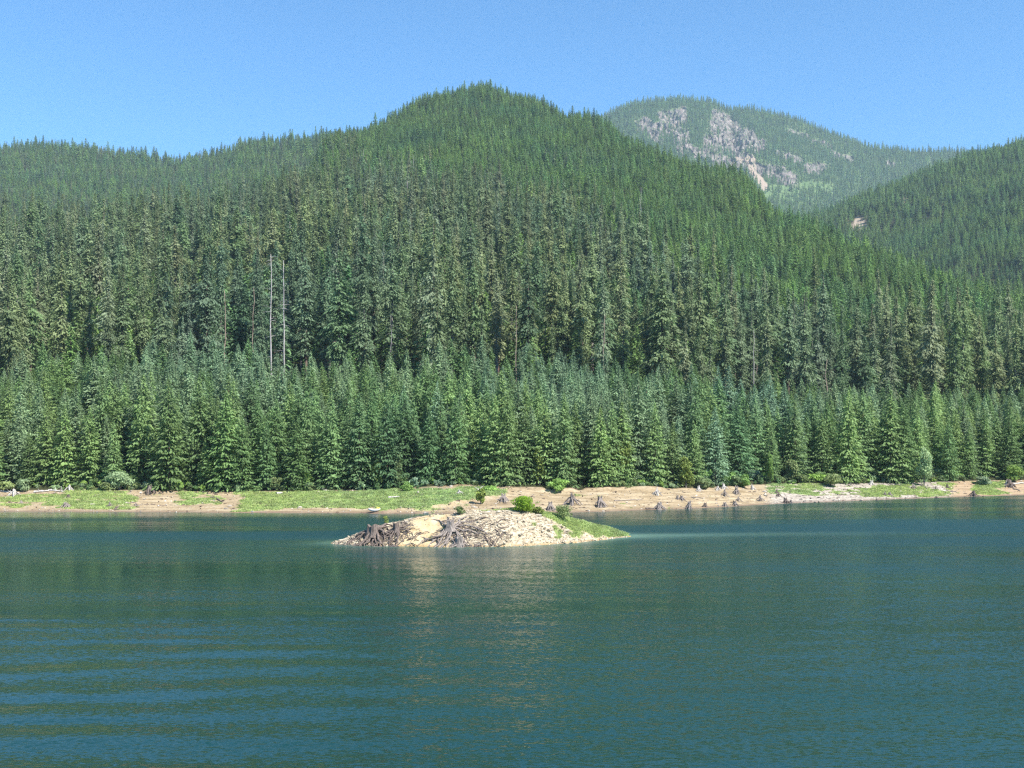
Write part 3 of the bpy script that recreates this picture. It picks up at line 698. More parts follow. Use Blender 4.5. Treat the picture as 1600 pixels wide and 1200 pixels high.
def build_mountain():
    px = np.concatenate([np.arange(500, 930, 15), np.arange(930, 1640, 1.6), np.arange(1640, 2200, 20)])
    Y = np.concatenate([np.linspace(YM0 - 400, 3100, 12)[:-1], np.linspace(3100, 4000, 150), np.linspace(4040, 4500, 6)])
    Yg, Pg = np.meshgrid(Y, px, indexing='ij'); Z = mount_z(Pg, Yg)
    py = HOR - (Z - CAMZ) * F / Yg
    c, s, g = mount_masks(Pg, py)
    # rock ribs and ledges push the face in and out
    rib = fbm(Pg / 6.0, py / 14.0, 95, 4) * 26 + fbm(Pg / 26, py / 4.0, 96, 3) * 20
    Yd = Yg - c * rib * (Yg < 3990); X = PX(Pg, Yd)
    Zd = Z + c * fbm(Pg / 3.0, py / 3.0, 97, 3) * 10
    V = np.stack([X, Yd, Zd], -1); idx = np.arange(Pg.size).reshape(Pg.shape)
    f = np.stack([idx[:-1, :-1], idx[:-1, 1:], idx[1:, 1:], idx[1:, :-1]], -1).reshape(-1, 4)
    m, n, b = newmat('mountain_ground')
    A = lambda k: N(n, 'ShaderNodeAttribute', attribute_name=k).outputs['Fac']
    geo = N(n, 'ShaderNodeNewGeometry')
    def noise(sc, det=4, ax=(1, 1, 1)):
        mp = N(n, 'ShaderNodeMapping'); mp.inputs['Scale'].default_value = ax; n.links.new(geo.outputs['Position'], mp.inputs[0])
        t = N(n, 'ShaderNodeTexNoise'); t.inputs['Scale'].default_value = sc; t.inputs['Detail'].default_value = det
        n.links.new(mp.outputs[0], t.inputs[0]); return t.outputs['Fac']
    rock = ramp(n, noise(0.045, 6, (1.6, 1, .6)), [(0.38, (0.045, 0.04, 0.038)), (0.5, (0.14, 0.118, 0.105)), (0.64, (0.25, 0.21, 0.185))])
    scree = (0.27, 0.21, 0.16)
    green = ramp(n, noise(0.03, 5), [(0.35, (0.05, 0.08, 0.03)), (0.6, (0.09, 0.13, 0.045))])
    lg = ramp(n, noise(0.05, 5), [(0.35, (0.06, 0.105, 0.035)), (0.65, (0.11, 0.16, 0.06))])
    cc = mixc(n, A('lightg'), green, lg); cc = mixc(n, A('cliff'), cc, rock); cc = mixc(n, A('scree'), cc, scree)
    veg = math_n(n, 'GREATER_THAN', noise(0.11, 4), 0.56)
    cc = mixc(n, math_n(n, 'MULTIPLY', veg, math_n(n, 'MULTIPLY', A('cliff'), 0.8)), cc, (0.07, 0.10, 0.05))
    n.links.new(cc, b.inputs['Base Color']); b.inputs['Roughness'].default_value = 0.95
    me = mesh_np('mountain', V.reshape(-1, 3), f, m, smooth=False)
    for nm, a in (('cliff', c), ('scree', s), ('lightg', g)):
        at = me.attributes.new(nm, 'FLOAT', 'POINT'); at.data.foreach_set('value', a.astype(np.float32).ravel())
    return obj('mountain', me)
mountain = tag(build_mountain(), 'distant hazy mountain with pinkish grey cliffs and scree', kind='structure')

# haze: one closed box of thin even air
def build_haze():
    x0, x1, y0, y1, z0, z1 = -9200, 9200, -4200, 5200, -6, 1420
    V = [(x, y, z) for z in (z0, z1) for x, y in ((x0, y0), (x1, y0), (x1, y1), (x0, y1))]
    f = [(3, 2, 1, 0), (4, 5, 6, 7), (0, 1, 5, 4), (1, 2, 6, 5), (2, 3, 7, 6), (3, 0, 4, 7)]
    m = bpy.data.materials.new('haze'); m.use_nodes = True; n = m.node_tree; n.nodes.clear()
    out = n.nodes.new('ShaderNodeOutputMaterial'); pv = n.nodes.new('ShaderNodeVolumePrincipled')
    pv.inputs['Color'].default_value = (0.62, 0.82, 1.0, 1); pv.inputs['Density'].default_value = 6.8e-5; pv.inputs['Anisotropy'].default_value = 0.0
    n.links.new(pv.outputs[0], out.inputs['Volume'])
    return obj('haze', mesh_np('haze', np.array(V, float), np.array(f), m))
haze = tag(build_haze(), 'thin blue haze filling the valley air', kind='stuff')

# ------------------------------------------------------------------ dead trees: where they stand
DW, DT = M['dead_wood'], M['dead_tan']
SNAGS = [(424, 395, 41, .55, DW, 'tall white dead trunk, left one of the bright pair above the meadow', 12), (444, 405, 39, .48, DW, 'tall grey dead trunk right of the tall white one', 16), (351, 452, 28, .42, DT, 'short tan dead trunk left of the tall white pair', 2),
          (396, 448, 30, .32, DT, 'slim brownish dead trunk between the tan one and the white pair', 6), (453, 345, 34, .5, DW, 'greyish dead trunk with stubs above the tall white pair', 12), (440, 355, 30, .42, DT, 'thin brown dead trunk left of the stubby grey one', 8),
          (611, 490, 24, .22, DW, 'thin white dead stem at mid slope above the left island', 3), (638, 282, 30, .52, DW, 'bright white dead trunk high on the middle slope', 3), (645, 302, 26, .45, DW, 'second white trunk just right of the bright high one', 6),
          (609, 308, 24, .45, DT, 'brownish dead trunk left of the two bright high ones', 3), (595, 247, 22, .5, DW, 'small white dead stem near the upper left slope', 2), (646, 240, 20, .5, DW, 'short white stem highest on the middle slope', 1),
          (567, 232, 26, .45, DW, 'thin grey dead stem on the ridge shoulder at left', 3), (1001, 292, 26, .5, DW, 'white branched dead tree on the open right flank', 18), (1177, 515, 34, .36, DW, 'slender white dead trunk low on the right slope', 5),
          (806, 476, 30, .3, DT, 'thin tan dead stem in the middle of the old trees', 4), (1039, 498, 22, .4, DW, 'broken grey dead top right of the middle old trees', 8), (943, 490, 26, .35, DT, 'tan dead stem among old trees above the cone stump', 3),
          (354, 276, 24, .42, DW, 'small white dead stem left of the main hill crest', 2), (241, 314, 26, .4, DW, 'white dead stem on the left old forest slope', 2), (90, 392, 26, .4, DW, 'thin white dead stem at the far left slope', 2),
          (1293, 560, 26, .5, DT, 'grey bare trunk at the foot of the right old trees', 3), (216, 330, 24, .35, DT, 'tan dead stem just left of the white left slope stem', 2)]


def snag_base(px, pt, Ht):
    Y = np.linspace(275, 1500, 2500); z = ground_z(np.full(2500, px), Y); q = HOR - (z + Ht - CAMZ) * F / Y
    k = int(np.argmax((q <= pt) & (Y > yend(px) + 8)))
    if q[k] > pt + 3 or Y[k] < yend(px): k = int(np.argmin(q))
    return Vector((PX(px, Y[k]), Y[k], z[k] - .3)), float(PZ(pt, Y[k]) - z[k])
def clear_of_snags(p, Y):
    ok = np.ones(len(p), bool)
    for a in SNAGS:
        b_, h = snag_base(*a[:3]); dy = b_.y - Y
        ok &= ~((np.abs(p - a[0]) < 1.7 * F / b_.y) & (dy > -2) & (dy < 0.7 * h + 3))
        if a[3] >= .48:                 # added gap: trees on the sunny side left out so sun reaches the trunk
            dx = (p - 800) * Y / F - b_.x; al_ = dx * math.sin(SUN_AZ) - dy * math.cos(SUN_AZ) * 1.0 ; la = dx * math.cos(SUN_AZ) + dy * math.sin(SUN_AZ)
            ok &= ~((al_ > 0) & (al_ < 32) & (np.abs(la) < 5.5))
    return ok

# ------------------------------------------------------------------ forest placement
def horizon_cull(px, Y, z, h, fn, Ys, margin=25.0):
    """True where the top of the tree clears the ground in front of it"""
    bins = np.arange(-400, 2001, 20.0)
    Pg, Yg = np.meshgrid(bins, Ys, indexing='ij'); e = (fn(Pg, Yg) - CAMZ) / Yg
    cm = np.maximum.accumulate(e, axis=1)
    bi = np.clip(((px + 400) / 20).round().astype(int), 0, len(bins) - 1); yi = np.clip(np.searchsorted(Ys, Y - margin) - 1, 0, len(Ys) - 1)
    return (z + h - CAMZ) / Y > cm[bi, yi]

def jitter_grid(y0, y1, sp, p0=-190, p1=1790, seed=1):
    r = np.random.default_rng(seed)
    xm = max(abs(p0 - 800), abs(p1 - 800)) * y1 / F
    xs = np.arange(-xm, xm, sp); ys = np.arange(y0, y1, sp)
    Xg, Yg = np.meshgrid(xs, ys); Xg = Xg + (np.arange(len(ys)) % 2)[:, None] * sp * .5
    X = Xg.ravel() + r.uniform(-.42, .42, Xg.size) * sp; Y = Yg.ravel() + r.uniform(-.42, .42, Xg.size) * sp
    p = 800 + X * F / Y; k = (p > p0) & (p < p1)
    return X[k], Y[k], p[k]

# plantation
X, Y, p = jitter_grid(195, 375, 4.5, seed=11)
S = shoreY(p) + beachW(p)
ye = yend(p)
ok = (Y > S + 1.2) & (Y < ye + 8 + 24 * fbm(X / 28, X * 0, 301, 3))
X, Y, p, S = X[ok], Y[ok], p[ok], S[ok]
z = ground_z(p, Y)
r = np.random.default_rng(21)
front = np.clip((Y - S) / 12, 0, 1)
sc = np.clip(r.normal(1.0, 0.19, len(X)), .45, 1.35) * (1.08 - 0.16 * sstep(0.3, 1.0, (Y - S) / 60)) * (0.98 + 0.22 * fbm(X / 18, Y / 18, 303, 2))
tone_n = fbm(X / 16, Y / 16, 305, 2) + 0.30 * r.normal(0, 1, len(X)) + 0.6 * (front - 0.55)
vi = np.where(tone_n > 0.35, 2, np.where(tone_n < -0.35, 4, 0)) + r.integers(0, 2, len(X))
young = dict(X=X, Y=Y, p=p, z=z, sc=sc, vi=vi, rot=r.uniform(0, 6.28, len(X)), d=Y - S)

# old growth and hillside
def old_share(px, Y, X):
    nz = fbm(X / 90, Y / 90, 311, 3)
    left = 1 - sstep(560, 720, px); lim = np.interp(px, [-400, 300, 560, 700, 850, 950, 1050, 1250, 1700], [9999, 9999, 1150, 900, 820, 650, 520, 500, 540])
    s = 1 - sstep(lim - 120, lim + 60, Y + 130 * nz)
    patch = sstep(0.15, 0.4, fbm(X / 60, Y / 120, 313, 2)) * 0.5 * (px > 480) * (px < 960) * (1 - sstep(1000, 1300, Y))
    return np.clip(np.maximum(s, patch), 0, 1)
X, Y, p = jitter_grid(285, 2010, 8.8, seed=12)
r = np.random.default_rng(22)
ye = yend(p) + 4 + 24 * fbm(X / 28, X * 0, 301, 3)
ok = (Y > ye) & (r.random(len(X)) < old_share(p, Y, X) * (0.35 + 0.65 * sstep(-.32, -.02, fbm(X / 22, Y / 34, 341, 3)))) & clear_of_snags(p, Y)
X, Y, p = X[ok], Y[ok], p[ok]; z = ground_z(p, Y)
Ys = np.concatenate([np.arange(200, 900, 10), np.arange(900, 2050, 20.0)])
sc = np.clip(r.normal(0.86, 0.18, len(X)), .42, 1.2) * (1 - 0.48 * sstep(500, 1100, Y)) * (1 - .05 * sstep(1300, 1900, Y))
ok = horizon_cull(p, Y, z, 40 * sc, ground_z, Ys)
X, Y, p, z, sc = X[ok], Y[ok], p[ok], z[ok], sc[ok]
old = dict(X=X, Y=Y, p=p, z=z, sc=sc, vi=r.integers(0, 6, len(X)), rot=r.uniform(0, 6.28, len(X)))

X, Y, p = jitter_grid(300, 2030, 5.8, seed=13)
r = np.random.default_rng(23)
osh = old_share(p, Y, X); ye = yend(p) + 26 + 24 * fbm(X / 28, X * 0, 301, 3)
bare = capsule(p, HOR - (ground_z(p, Y) - CAMZ) * F / Y, [(1340, 345, 1352, 352, 7), (1325, 352, 1345, 358, 5), (1410, 312, 1415, 316, 4)]) * (Y > 1200)
ok = (Y > ye) & (r.random(len(X)) < (1 - 0.62 * osh)) & ((bare <= 0) | (Y < 1200))
ok &= ((Y < 1300) | (r.random(len(X)) < 0.75)) & clear_of_snags(p, Y)
X, Y, p = X[ok], Y[ok], p[ok]; z = ground_z(p, Y); osh = osh[ok]
sc = np.clip(r.normal(0.66, 0.19, len(X)), .3, 1.4) * (1 + 0.3 * fbm(X / 50, Y / 50, 331, 3)) * (1 + 0.15 * sstep(1300, 1600, Y)) * (1 + 0.35 * osh)
ok = horizon_cull(p, Y, z, 18 * sc, ground_z, Ys)
X, Y, p, z, sc = X[ok], Y[ok], p[ok], z[ok], sc[ok]
hill = dict(X=X, Y=Y, p=p, z=z, sc=sc, vi=r.integers(0, 5, len(X)), rot=r.uniform(0, 6.28, len(X)))

X, Y, p = jitter_grid(2750, 4010, 9.5, 880, 1800, seed=14)
z = mount_z(p, Y); py = HOR - (z - CAMZ) * F / Y
r = np.random.default_rng(24)
c, s, g = mount_masks(p, py)
dens = (1 - 0.93 * c) * (1 - s) * (1 - 0.75 * g)
vis = ((z + 25 - CAMZ) / Y > 0.19)
ok = (r.random(len(X)) < dens) & vis
X, Y, p, z = X[ok], Y[ok], p[ok], z[ok]
Ym = np.arange(2300, 4050, 20.0)
sc = np.clip(r.normal(0.7, .17, len(X)), .35, 1.1)
ok = horizon_cull(p, Y, z, 26 * sc, mount_z, Ym) 
X, Y, p, z, sc = X[ok], Y[ok], p[ok], z[ok], sc[ok]
far = dict(X=X, Y=Y, p=p, z=z, sc=sc, vi=r.integers(0, 3, len(X)), rot=r.uniform(0, 6.28, len(X)))
print('TREES', len(young['X']), len(old['X']), len(hill['X']), len(far['X']))

def mass(name, d, key, sel, label, wide=1.0):
    sc = d['sc'][sel]
    rr = np.random.default_rng(len(sc)); wv = sc * rr.uniform(.85, 1.2, len(sc)) * (1.15 if key == 'hill' else 1.0)
    P = np.stack([d['X'][sel], d['Y'][sel], d['z'][sel] - 0.1], -1)
    return instancer(name, [v[3] for v in VAR[key]], P, d['vi'][sel], d['rot'][sel], np.stack([wv, wv, sc], -1), label, 'forest')

# individuals: the 300 of each kind that show largest
inframe = (young['p'] > 0) & (young['p'] < 1600)
order = np.where(inframe)[0][np.argsort((young['d'] + 0.0)[inframe])][:296]
ysel = np.zeros(len(young['X']), bool); ysel[order] = True
inf2 = (old['p'] > -10) & (old['p'] < 1610)
o2 = np.where(inf2)[0][np.argsort((old['Y'] - yend(old['p']))[inf2])][:296]
osel = np.zeros(len(old['X']), bool); osel[o2] = True
mass('plantation_forest', young, 'young', ~ysel, 'dense young conifer plantation filling the lower slope behind the front rows')
mass('old_growth_forest', old, 'old', ~osel, 'mass of tall old conifers covering the left and middle hillside')
mass('hillside_forest', hill, 'hill', np.ones(len(hill['X']), bool), 'second growth conifers covering the upper hill and right flank')
mass('mountain_forest', far, 'far', np.ones(len(far['X']), bool), 'thin distant conifers on the far cliff mountain')

# ------------------------------------------------------------------ wording helpers
ORD = ['first', 'second', 'third', 'fourth', 'fifth', 'sixth', 'seventh', 'eighth', 'ninth', 'tenth', 'eleventh', 'twelfth', 'thirteenth', 'fourteenth', 'fifteenth', 'sixteenth', 'seventeenth', 'eighteenth', 'nineteenth', 'twentieth']
LAND = [(0, 'leftmost driftwood'), (75, 'left driftwood logs'), (125, 'bare log edge'), (165, 'pale leafy shrub'), (215, 'dark root wad'), (270, 'patchy grass slope'), (330, 'brown log on sand'),
        (385, 'left end of the meadow'), (450, 'bright green bush'), (505, 'middle of the meadow'), (560, 'white boat'), (625, 'twin island stumps'), (690, 'central island stump'), (750, 'yellow-green meadow bush'),
        (795, 'lime island bush'), (840, 'round bank bush'), (890, 'spreading root stump'), (930, 'cone-shaped sand stump'), (985, 'lone pale bank stump'), (1045, 'olive shrub'), (1095, 'white stump cluster'),
        (1150, 'rightmost sand stumps'), (1205, 'round grey bush'), (1250, 'grey-green gravel bushes'), (1300, 'leafy bright tree'), (1350, 'grassy gravel slope'), (1420, 'white-leaved tree'), (1475, 'orange sand patch'), (1520, 'right grass patch'), (1565, 'right root wad')]
def landmark(px):
    k = 0
    for i, (a, _) in enumerate(LAND):
        if px >= a: k = i
    return k
TONE = {'green': 'green', 'blue': 'blue-green', 'dark': 'dark', 'olive': 'olive'}

# ------------------------------------------------------------------ individual conifers of the plantation
ids = np.where(ysel)[0]
rows = {}
byp = ids[np.argsort(young['Y'][ids])]
for i in byp:                       # a tree's row: how many nearer ones overlap it
    near = [rows[j] for j in rows if abs(young['p'][j] - young['p'][i]) < 13]
    rows[i] = 1 + (max(near) if near else 0)
buckets = {}
for i in ids: buckets.setdefault((landmark(young['p'][i]), min(rows[i], 6)), []).append(i)
for (lm, rw), L in buckets.items():
    L.sort(key=lambda j: young['p'][j])
    for k, i in enumerate(L):
        tone, cm, tm, bm_, H = VAR['young'][young['vi'][i]]
        o = empty('young_conifer', (young['X'][i], young['Y'][i], young['z'][i] - 0.1), young['rot'][i])
        sc = young['sc'][i]; wv = sc * (0.95 + 0.25 * ((i * 7919) % 97) / 97)
        wv *= .92; o.scale = (wv, wv, sc)
        pos = 'the only one' if len(L) == 1 else ORD[k] + ' from left'
        tag(o, f"{TONE[tone]} young conifer, {pos}, {ORD[rw - 1]} row above the {LAND[lm][1]}", 'conifer', 'young conifers in the front rows of the plantation')
        obj('crown', cm, o); obj('trunk', tm, o)
# ------------------------------------------------------------------ individual old conifers
ids = np.where(osel)[0]
rows = {}
for i in ids[np.argsort(old['Y'][ids])]:
    near = [rows[j] for j in rows if abs(old['p'][j] - old['p'][i]) < 16]
    rows[i] = 1 + (max(near) if near else 0)
buckets = {}
for i in ids: buckets.setdefault((landmark(old['p'][i]), min(rows[i], 8)), []).append(i)
for (lm, rw), L in buckets.items():
    L.sort(key=lambda j: old['p'][j])
    for k, i in enumerate(L):
        tone, cm, tm, bm_, H = VAR['old'][old['vi'][i]]
        o = empty('old_conifer', (old['X'][i], old['Y'][i], old['z'][i] - 0.1), old['rot'][i])
        sc = old['sc'][i]; wv = sc * (0.85 + 0.35 * ((i * 7919) % 97) / 97); o.scale = (wv, wv, sc)
        pos = 'the only one' if len(L) == 1 else ORD[k] + ' from left'
        tag(o, f"tall {TONE[tone]} old conifer, {pos}, {ORD[rw - 1]} rank above {LAND[lm][1]}", 'conifer', 'tall old conifers above the plantation')
        obj('crown', cm, o); obj('trunk', tm, o)

# ------------------------------------------------------------------ placing on the visible ground
def on_shore(px, py):
    S = float(shoreY(np.array([px]))[0]); Y = np.linspace(S - 0.5, S + 45, 900)
    z = ground_z(np.full(900, px), Y); q = HOR - (z - CAMZ) * F / Y
    k = np.argmax(q <= py)
    if q[k] > py: k = 899
    return Vector((PX(px, Y[k]), Y[k], z[k]))
def on_island(px, py):
    Y = np.linspace(122, 141, 900); x = PX(px, Y); z = island_z(x, Y); q = HOR - (z - CAMZ) * F / Y
    k = np.argmax((q <= py) & (z > -0.2))
    if not (q[k] <= py): k = int(np.argmin(q))
    return Vector((x[k], Y[k], z[k]))
def gz(x, y): return float(ground_z(np.array([800 + x * F / y]), np.array([y]))[0])
def iz(x, y): return float(island_z(np.array([x]), np.array([y]))[0])

# ------------------------------------------------------------------ stumps
def wood_tube(rg, pts, rads, sides=7, rough=0.12):
    V, f = tube(pts, rads, sides)
    V = V + rg.normal(0, 1, V.shape) * rough * np.repeat(np.append(rads, rads[-1] * .2), [sides] * len(rads) + [1])[:, None]
    return V, f
def stump_trunk(rg, h, r, sides=14, jag=0.18, lean=(0, 0)):
    n = 7; V = []; f = []
    ph = rg.uniform(0, 6.28, 3)
    top = h * (1 + rg.uniform(-jag, jag, sides) * 0.9)
    for i in range(n):
        t = i / (n - 1)
        for k in range(sides):
            th = 2 * math.pi * k / sides
            rr = r * (1 + 0.55 * (1 - t) ** 2.5) * (1 + 0.13 * math.sin(3 * th + ph[0]) + 0.09 * math.sin(5 * th + ph[1]) + rg.normal(0, .03))
            V.append((math.cos(th) * rr + lean[0] * t * h, math.sin(th) * rr + lean[1] * t * h, top[k] * t))
    for i in range(n - 1):
        for k in range(sides):
            k2 = (k + 1) % sides; f.append((i * sides + k, i * sides + k2, (i + 1) * sides + k2, (i + 1) * sides + k))
    c = len(V); V.append((lean[0] * h, lean[1] * h, h * 0.8))
    o = (n - 1) * sides
    for k in range(sides): f.append((o + k, o + (k + 1) % sides, c, c))
    return np.array(V), np.array(f)
def root_pts(rg, az, r, h0, L, zf, org, wig=0.34, lift=0.5, n=9):
    """a root leaves the trunk, arches and dives into the ground"""
    P = []; a = az; x = math.cos(a) * r * .6; y = math.sin(a) * r * .6
    st = L / (n - 1)
    for i in range(n):
        t = i / (n - 1)
        g = (zf(org.x + x, org.y + y) - org.z) if zf else 0.0
        z = g + h0 * (1 - t) ** 1.7 + lift * math.sin(t * math.pi) * h0 * 0.6 - 0.18 * t * t
        if zf is None: z = h0 * (1 - t) ** 1.3 + lift * 0.3 * math.sin(t * math.pi) * h0 - 0.25 * t * t
        P.append((x, y, z + (rg.normal(0, .03) if 0 < i else 0)))
        a += rg.normal(0, wig); x += math.cos(a) * st; y += math.sin(a) * st
    return P
def make_stump(rg, loc, h, r, nroots, L, mat, zf, label, group=None, arc=(0, 6.28), name='tree_stump', h0=0.5, thin=0):
    e = empty(name, loc); tag(e, label, 'stump', group)
    V, f = stump_trunk(rg, h, r); obj('trunk', mesh_np('stump_trunk', V, [f[f[:, 2] != f[:, 3]], f[f[:, 2] == f[:, 3]][:, :3]], mat), e)
    for k in range(nroots):
        az = arc[0] + (arc[1] - arc[0]) * (k + rg.uniform(.2, .8)) / nroots
        a = Acc(); l = L * rg.uniform(.6, 1.15); rr = r * rg.uniform(.20, .36)
        P = root_pts(rg, az, r, h * h0 * rg.uniform(.6, 1.2), l, zf, loc)
        a.add(*wood_tube(rg, P, np.linspace(1, .18, len(P)) * rr, 6))
        for q in range(rg.integers(1, 4)):
            j = rg.integers(2, 6); p = P[j]; az2 = az + rg.choice([-1, 1]) * rg.uniform(.4, 1.0)
            l2 = l * rg.uniform(.25, .5); Q = []
            for i in range(6):
                t = i / 5; qx = p[0] + math.cos(az2) * l2 * t; qy = p[1] + math.sin(az2) * l2 * t
                g = (zf(loc.x + qx, loc.y + qy) - loc.z) if zf else 0
                Q.append((qx + rg.normal(0, .04), qy, (p[2]) * (1 - t) + (g - .08) * t + .12 * math.sin(t * 3.1)))
            a.add(*wood_tube(rg, Q, np.linspace(.55, .12, 6) * rr, 5))
        obj('root', a.mesh('stump_root', mat, True), e)
    return e
rg = np.random.default_rng(77)
# the island: two at the left, one in the middle, one post at the water
p_ = on_island(583, 840)
make_stump(rg, p_ + Vector((0, 0, .05)), 1.35, 0.62, 17, 3.0, M['stump_brown'], iz, 'big dark stump with long clawing roots near the left tip of the island', h0=.55)
p_ = on_island(619, 834)
make_stump(rg, p_ + Vector((0, 0, .1)), 1.15, 0.36, 13, 2.6, M['stump_brown'], iz, 'slimmer dark stump with tangled roots, right of the big clawing stump', h0=.5)
p_ = on_island(704, 831)
make_stump(rg, p_ + Vector((0, 0, .05)), 1.25, 0.42, 15, 4.2, M['stump_grey'], iz, 'grey stump with far-reaching roots halfway up the rubble of the island', h0=.35)
p_ = on_island(718, 854)
make_stump(rg, p_ + Vector((0, 0, -.1)), 1.15, 0.40, 8, 1.8, M['stump_grey'], iz, 'short round post-like stump standing at the island waterline', h0=.3)
for (px, py, lx, ly, r_, lab) in [(690, 846, 4.4, -0.4, .10, 'long dark arched root bowing over the rubble below the grey stump'), (745, 834, 5.0, -1.4, .09, 'long grey root running right and downhill from the grey stump'), (655, 812, 2.4, .2, .05, 'thin bare branch lying on the yellow sand of the island'), (640, 826, 2.0, .5, .045, 'thin curved root end lying low on the yellow sand'), (733, 815, 1.1, .6, .05, 'short grey stick lying high on the island rubble')]:
    o0 = on_island(px, py); P = []
    for i in range(10):
        t = i / 9; x = o0.x + lx * (t - .5); y = o0.y + ly * (t - .5) + .25 * math.sin(t * 5)
        P.append((x - o0.x, y - o0.y, iz(x, y) - o0.z + .10 + .38 * math.sin(t * math.pi) * min(1, lx / 4) + rg.normal(0, .02)))
    V, f = wood_tube(rg, P, np.concatenate([np.linspace(.8, 1, 4), np.linspace(.9, .25, 6)]) * r_, 6)
    o = obj('driftwood_root', mesh_np('driftwood_root', V, [f[f[:, 2] != f[:, 3]], f[f[:, 2] == f[:, 3]][:, :3]], M['stump_brown'] if r_ > .095 else M['stump_grey'], smooth=True), loc=o0)
    tag(o, lab, 'root')

# generic shore stumps: one mesh pair per look, copied
def shore_proto(rg, h, r, nr, L):
    V, f = stump_trunk(rg, h, r, 10, .3, (rg.normal(0, .12), rg.normal(0, .1)))
    a = Acc()
    for k in range(nr):
        az = 6.28 * (k + rg.random() * .7) / nr; P = root_pts(rg, az, r, h * rg.uniform(.45, .8), L * rg.uniform(.6, 1.1), None, Vector(), n=6)
        a.add(*wood_tube(rg, P, np.linspace(1, .25, 6) * r * rg.uniform(.25, .4), 5))
    return (V, f), a
PROT = [shore_proto(rg, 1, .20, 11, 1.0), shore_proto(rg, 1, .28, 9, .8), shore_proto(rg, 1, .16, 12, 1.15), shore_proto(rg, 1, .24, 13, .9)]
PM = {}
def shore_stump(px, py, hpx, var, tone, label, squash=1.0):
    p = on_shore(px, py); s = hpx * p.y / F
    key = (var, tone)
    if key not in PM:
        (V, f), a = PROT[var]
        PM[key] = (mesh_np('stump_trunk', V, [f[f[:, 2] != f[:, 3]], f[f[:, 2] == f[:, 3]][:, :3]], M['stump_' + tone]), a.mesh('stump_roots', M['stump_' + tone], True))
    e = empty('tree_stump', p - Vector((0, 0, .08)), rg.uniform(0, 6.28)); s *= .88; e.scale = (s * squash, s * squash, s)
    tag(e, label, 'stump', 'weathered stumps along the far shore')
    obj('trunk', PM[key][0], e); obj('root_crown', PM[key][1], e)
